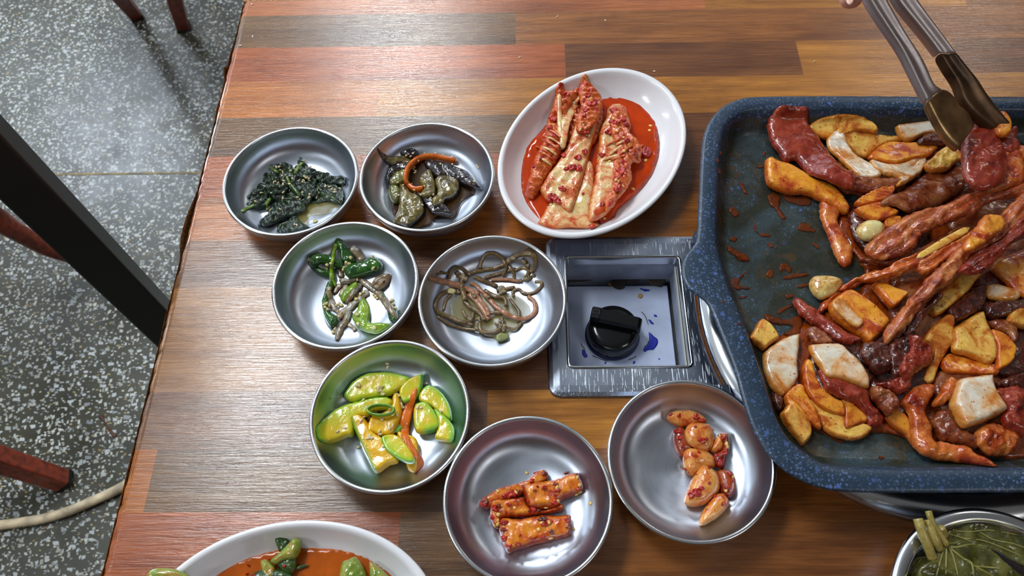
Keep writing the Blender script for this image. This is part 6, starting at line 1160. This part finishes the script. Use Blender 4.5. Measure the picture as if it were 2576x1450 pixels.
slab('onion_piece', K3([(1236, 230), (1290, 206), (1342, 250), (1368, 320), (1354, 392), (1290, 414), (1226, 370)]), F_ONO, 'small orange onion piece stuck to the gripped meat', 'onion', GO, h=.084, th=.007, n=200)

# ================================================================== green kimchi plate at the lower edge
k9 = K(360, 1290, 3.481); G = 'young radish greens on the lower plate'
pool('kimchi_brine', k9([(590, 600), (640, 530), (760, 450), (900, 385), (1050, 345), (1200, 318), (1400, 302), (1600, 302), (1750, 320), (1880, 345), (2000, 395), (2120, 470), (2250, 570), (2300, 700), (1400, 760), (600, 720)]), L_ORG, .0100, 'orange brine filling the lower oval plate', 'brine', th=.005, n=800)
gk = [('dark green leaf end standing at the left of the stems', F_GKIL, [(1150, 200), (1235, 195), (1285, 270), (1270, 335), (1205, 360), (1175, 300)], .005), ('small thin leaf tip floating right of the leaf bunch', F_GKIL, [(1320, 480), (1380, 462), (1455, 460), (1400, 490), (1345, 505)], .003),
 ('dark leafy knot below the rolled green stem', F_GKIL, [(1230, 390), (1330, 370), (1348, 460), (1300, 545), (1240, 530), (1180, 470)], .008), ('short green stem cut off by the lower edge', F_GKIM, [(1028, 430), (1060, 412), (1110, 430), (1165, 500), (1158, 580), (1070, 580), (1038, 490)], .008),
 ('rolled green stem leaning to the upper right', F_GKIM, [(1328, 225), (1385, 240), (1392, 300), (1345, 400), (1250, 425), (1180, 460), (1115, 430), (1200, 350), (1268, 285)], .011),
 ('low green leaf spreading along the lower edge', F_GKIL, [(930, 560), (1040, 500), (1180, 500), (1300, 540), (1300, 640), (900, 640)], .006), ('broad light green stem at the right of the brine', F_GKIM, [(1738, 450), (1800, 410), (1862, 388), (1922, 460), (1960, 560), (1960, 640), (1738, 620)], .011),
 ('slim light green stem at the far right of the brine', F_GKIM, [(1982, 430), (2060, 470), (2150, 560), (2180, 640), (2000, 640), (1985, 540)], .010)]
for lb, m_, pts, th in gk: slab('radish_green', k9(pts), m_, lb, 'kimchi', G, th=th, edge=.9, wr=(.0006, 150), n=300)
tube('radish_green', [(372, 1452, .031), (400, 1446, .032), (440, 1450, .031), (480, 1470, .028)], .008, F_GKIM, 'yellow-green stem poking over the left rim of the lower plate', 'kimchi', G, h=.03)
for i, (x, y) in enumerate([(925, 465), (960, 560), (905, 540), (1235, 470), (1110, 415)]): clump(*k9([(x, y)])[0], 4.5, F_PASTE, name='chili_flake', sd=980+i, label='tiny red chili flake in the orange brine', cat='pepper', group='chili flakes in the lower plate')

# ================================================================== perilla leaf bowl at the lower right
k10 = K(2100, 1180, 5.37); PX_, PY_ = .2882, .0395; G = 'pickled perilla leaves'
pb_ = empty('side_dish_bowl', (PX_, PY_, TZ), 'deep stainless bowl of dark pickled leaves at the lower right corner', 'bowl')
po_ = [(.0, 0), (.034, 0), (.038, .001), (.050, .010), (.0575, .022), (.0615, .034), (.0635, .040)]
pi_ = [(.0590, .0402), (.0575, .034), (.0535, .022), (.046, .011), (.034, .003), (.0003, .0022)]
lathe('bowl_body', po_+pi_, PX_, PY_, TZ, M_STEEL, pb_, seg=128)
lathe('bowl_rim', [(.0585, .0398), (.0588, .0412), (.0600, .0422), (.0635, .0424), (.0665, .0414), (.0677, .0398), (.0672, .0384), (.0660, .0378), (.0635, .0392), (.0585, .0398)], PX_, PY_, TZ, M_STEEL_RIM, pb_, seg=128)
pool('leaf_brine', [(*q,) for q in [(2262, 1440), (2290, 1390), (2340, 1345), (2400, 1320), (2500, 1320), (2600, 1340), (2660, 1440), (2640, 1560), (2450, 1620), (2300, 1560)]], L_BRN, .018, 'dark soy brine under the pickled leaves', 'brine', th=.003)
lv = [('dark leaf deep at the left wall of the leaf bowl', F_LEAF, [(1120, 980), (1190, 980), (1260, 1180), (1100, 1240), (1000, 1260), (960, 1200)], .0016, .026), ('leaf at the far left of the bowl, folded under the stems', F_LEAF, [(890, 1260), (1000, 1220), (1100, 1190), (1240, 1170), (1310, 1240), (1190, 1310), (1150, 1420), (1100, 1520), (980, 1600), (860, 1560), (860, 1400)], .0020, .031),
 ('brownish leaf edge folded along the back rim', F_LEAFB, [(1500, 720), (1600, 685), (1750, 645), (1900, 636), (2090, 604), (2125, 650), (2255, 655), (2335, 738), (2560, 850), (2560, 900), (2300, 830), (2100, 770), (1900, 750), (1700, 770), (1560, 830), (1495, 900)], .0018, .037),
 ('broad olive leaf with bright gloss at the upper right', F_LEAF, [(1580, 800), (1800, 735), (2000, 715), (2300, 775), (2600, 860), (2600, 1320), (2400, 1240), (2250, 1150), (2100, 1080), (1950, 1050), (1800, 1020), (1640, 920)], .0022, .037),
 ('small crumpled leaf behind the node of the front leaf', F_LEAF, [(1540, 840), (1640, 850), (1750, 890), (1860, 950), (1910, 1030), (1700, 1040), (1560, 1010), (1500, 960), (1510, 880)], .0022, .039)]
def wleaf(lb, m_, pts, th, h, **kw): return slab('perilla_leaf', k10(pts), m_, lb, 'leaf', G, h=h, th=th, wr=(.0016, 60), ripple=(.0007, 420, .9), n=1100, edge=.1, **kw)
vn = {3: [[(1620, 840), (1850, 850), (2100, 830), (2500, 900)], [(1700, 940), (1950, 960), (2200, 1040), (2560, 1200)], [(1950, 850), (2150, 960), (2400, 1010), (2600, 1080)]], 2: [[(1560, 760), (1750, 710), (1950, 690), (2200, 720), (2500, 830)]],
      1: [[(1240, 1190), (1130, 1220), (1030, 1320), (940, 1480)], [(1180, 1210), (1080, 1330), (1040, 1450)]], 4: [[(1540, 880), (1700, 930), (1880, 1000)]], 0: []}
LV = []
for i, (lb, m_, pts, th, h) in enumerate(lv):
    o = wleaf(lb, m_, pts, th, h); LV.append(o)
    for q in vn[i]: tube('vein', k10(q), .0009, F_VEIN, parent=o, sides=6, flat=.7)
LF = wleaf('front perilla leaf fanning out from its node, with pale veins', F_LEAF, [(1390, 1110), (1440, 1060), (1500, 990), (1600, 1020), (1800, 1030), (1980, 1040), (2100, 1080), (2230, 1200), (2400, 1350), (2560, 1480), (2600, 1750), (1080, 1750), (1110, 1420), (1170, 1310), (1300, 1230), (1350, 1180)], .0022, .0435)
for q in [[(1500, 1010), (1620, 1120), (1760, 1230), (1900, 1320), (2150, 1460), (2350, 1600)], [(1510, 1030), (1508, 1200), (1500, 1450)], [(1530, 1040), (1600, 1180), (1670, 1460)], [(1490, 1030), (1440, 1200), (1370, 1460)], [(1560, 1060), (1660, 1060), (1800, 1030), (1950, 1030), (2060, 1070)], [(1520, 1010), (1620, 1010), (1700, 980)], [(1750, 1220), (1850, 1280), (1880, 1460)], [(1900, 1320), (2050, 1330), (2250, 1350)]]:
    tube('vein', k10(q), [.0015, .0012, .0008], F_VEIN, parent=LF, sides=6, flat=.7)
for pa_, q, w in [(LV[1], [(1120, 675, .052), (1170, 830, .051), (1240, 1010, .048), (1330, 1215, .043)], .0060), (LV[4], [(1275, 690, .052), (1310, 830, .051), (1360, 960, .049), (1420, 1090, .045)], .0054),
                 (LF, [(1262, 570, .055), (1300, 680, .054), (1400, 860, .050), (1510, 1030, .046)], .0042), (LV[0], [(1430, 800, .044), (1460, 850, .042), (1480, 910, .040)], .005)]:
    tube('stem', [(*k10([p[:2]])[0], p[2]) for p in q], w, F_PST, parent=pa_, h=.045, wr=(.2, 150), ends='cut')

# crumbs on the table
for i, (x, y) in enumerate([(605, 115), (636, 92), (634, 11), (1402, 42), (1523, 52), (1307, 145), (1646, 180), (2049, 155)]):
    seedlike('crumb', x, y, M_PLATE if i < 3 else F_SES, .003, .0016, .0010, 'tiny pale crumb on the bare table', 'crumb', 'crumbs on the table', sd=50+i)
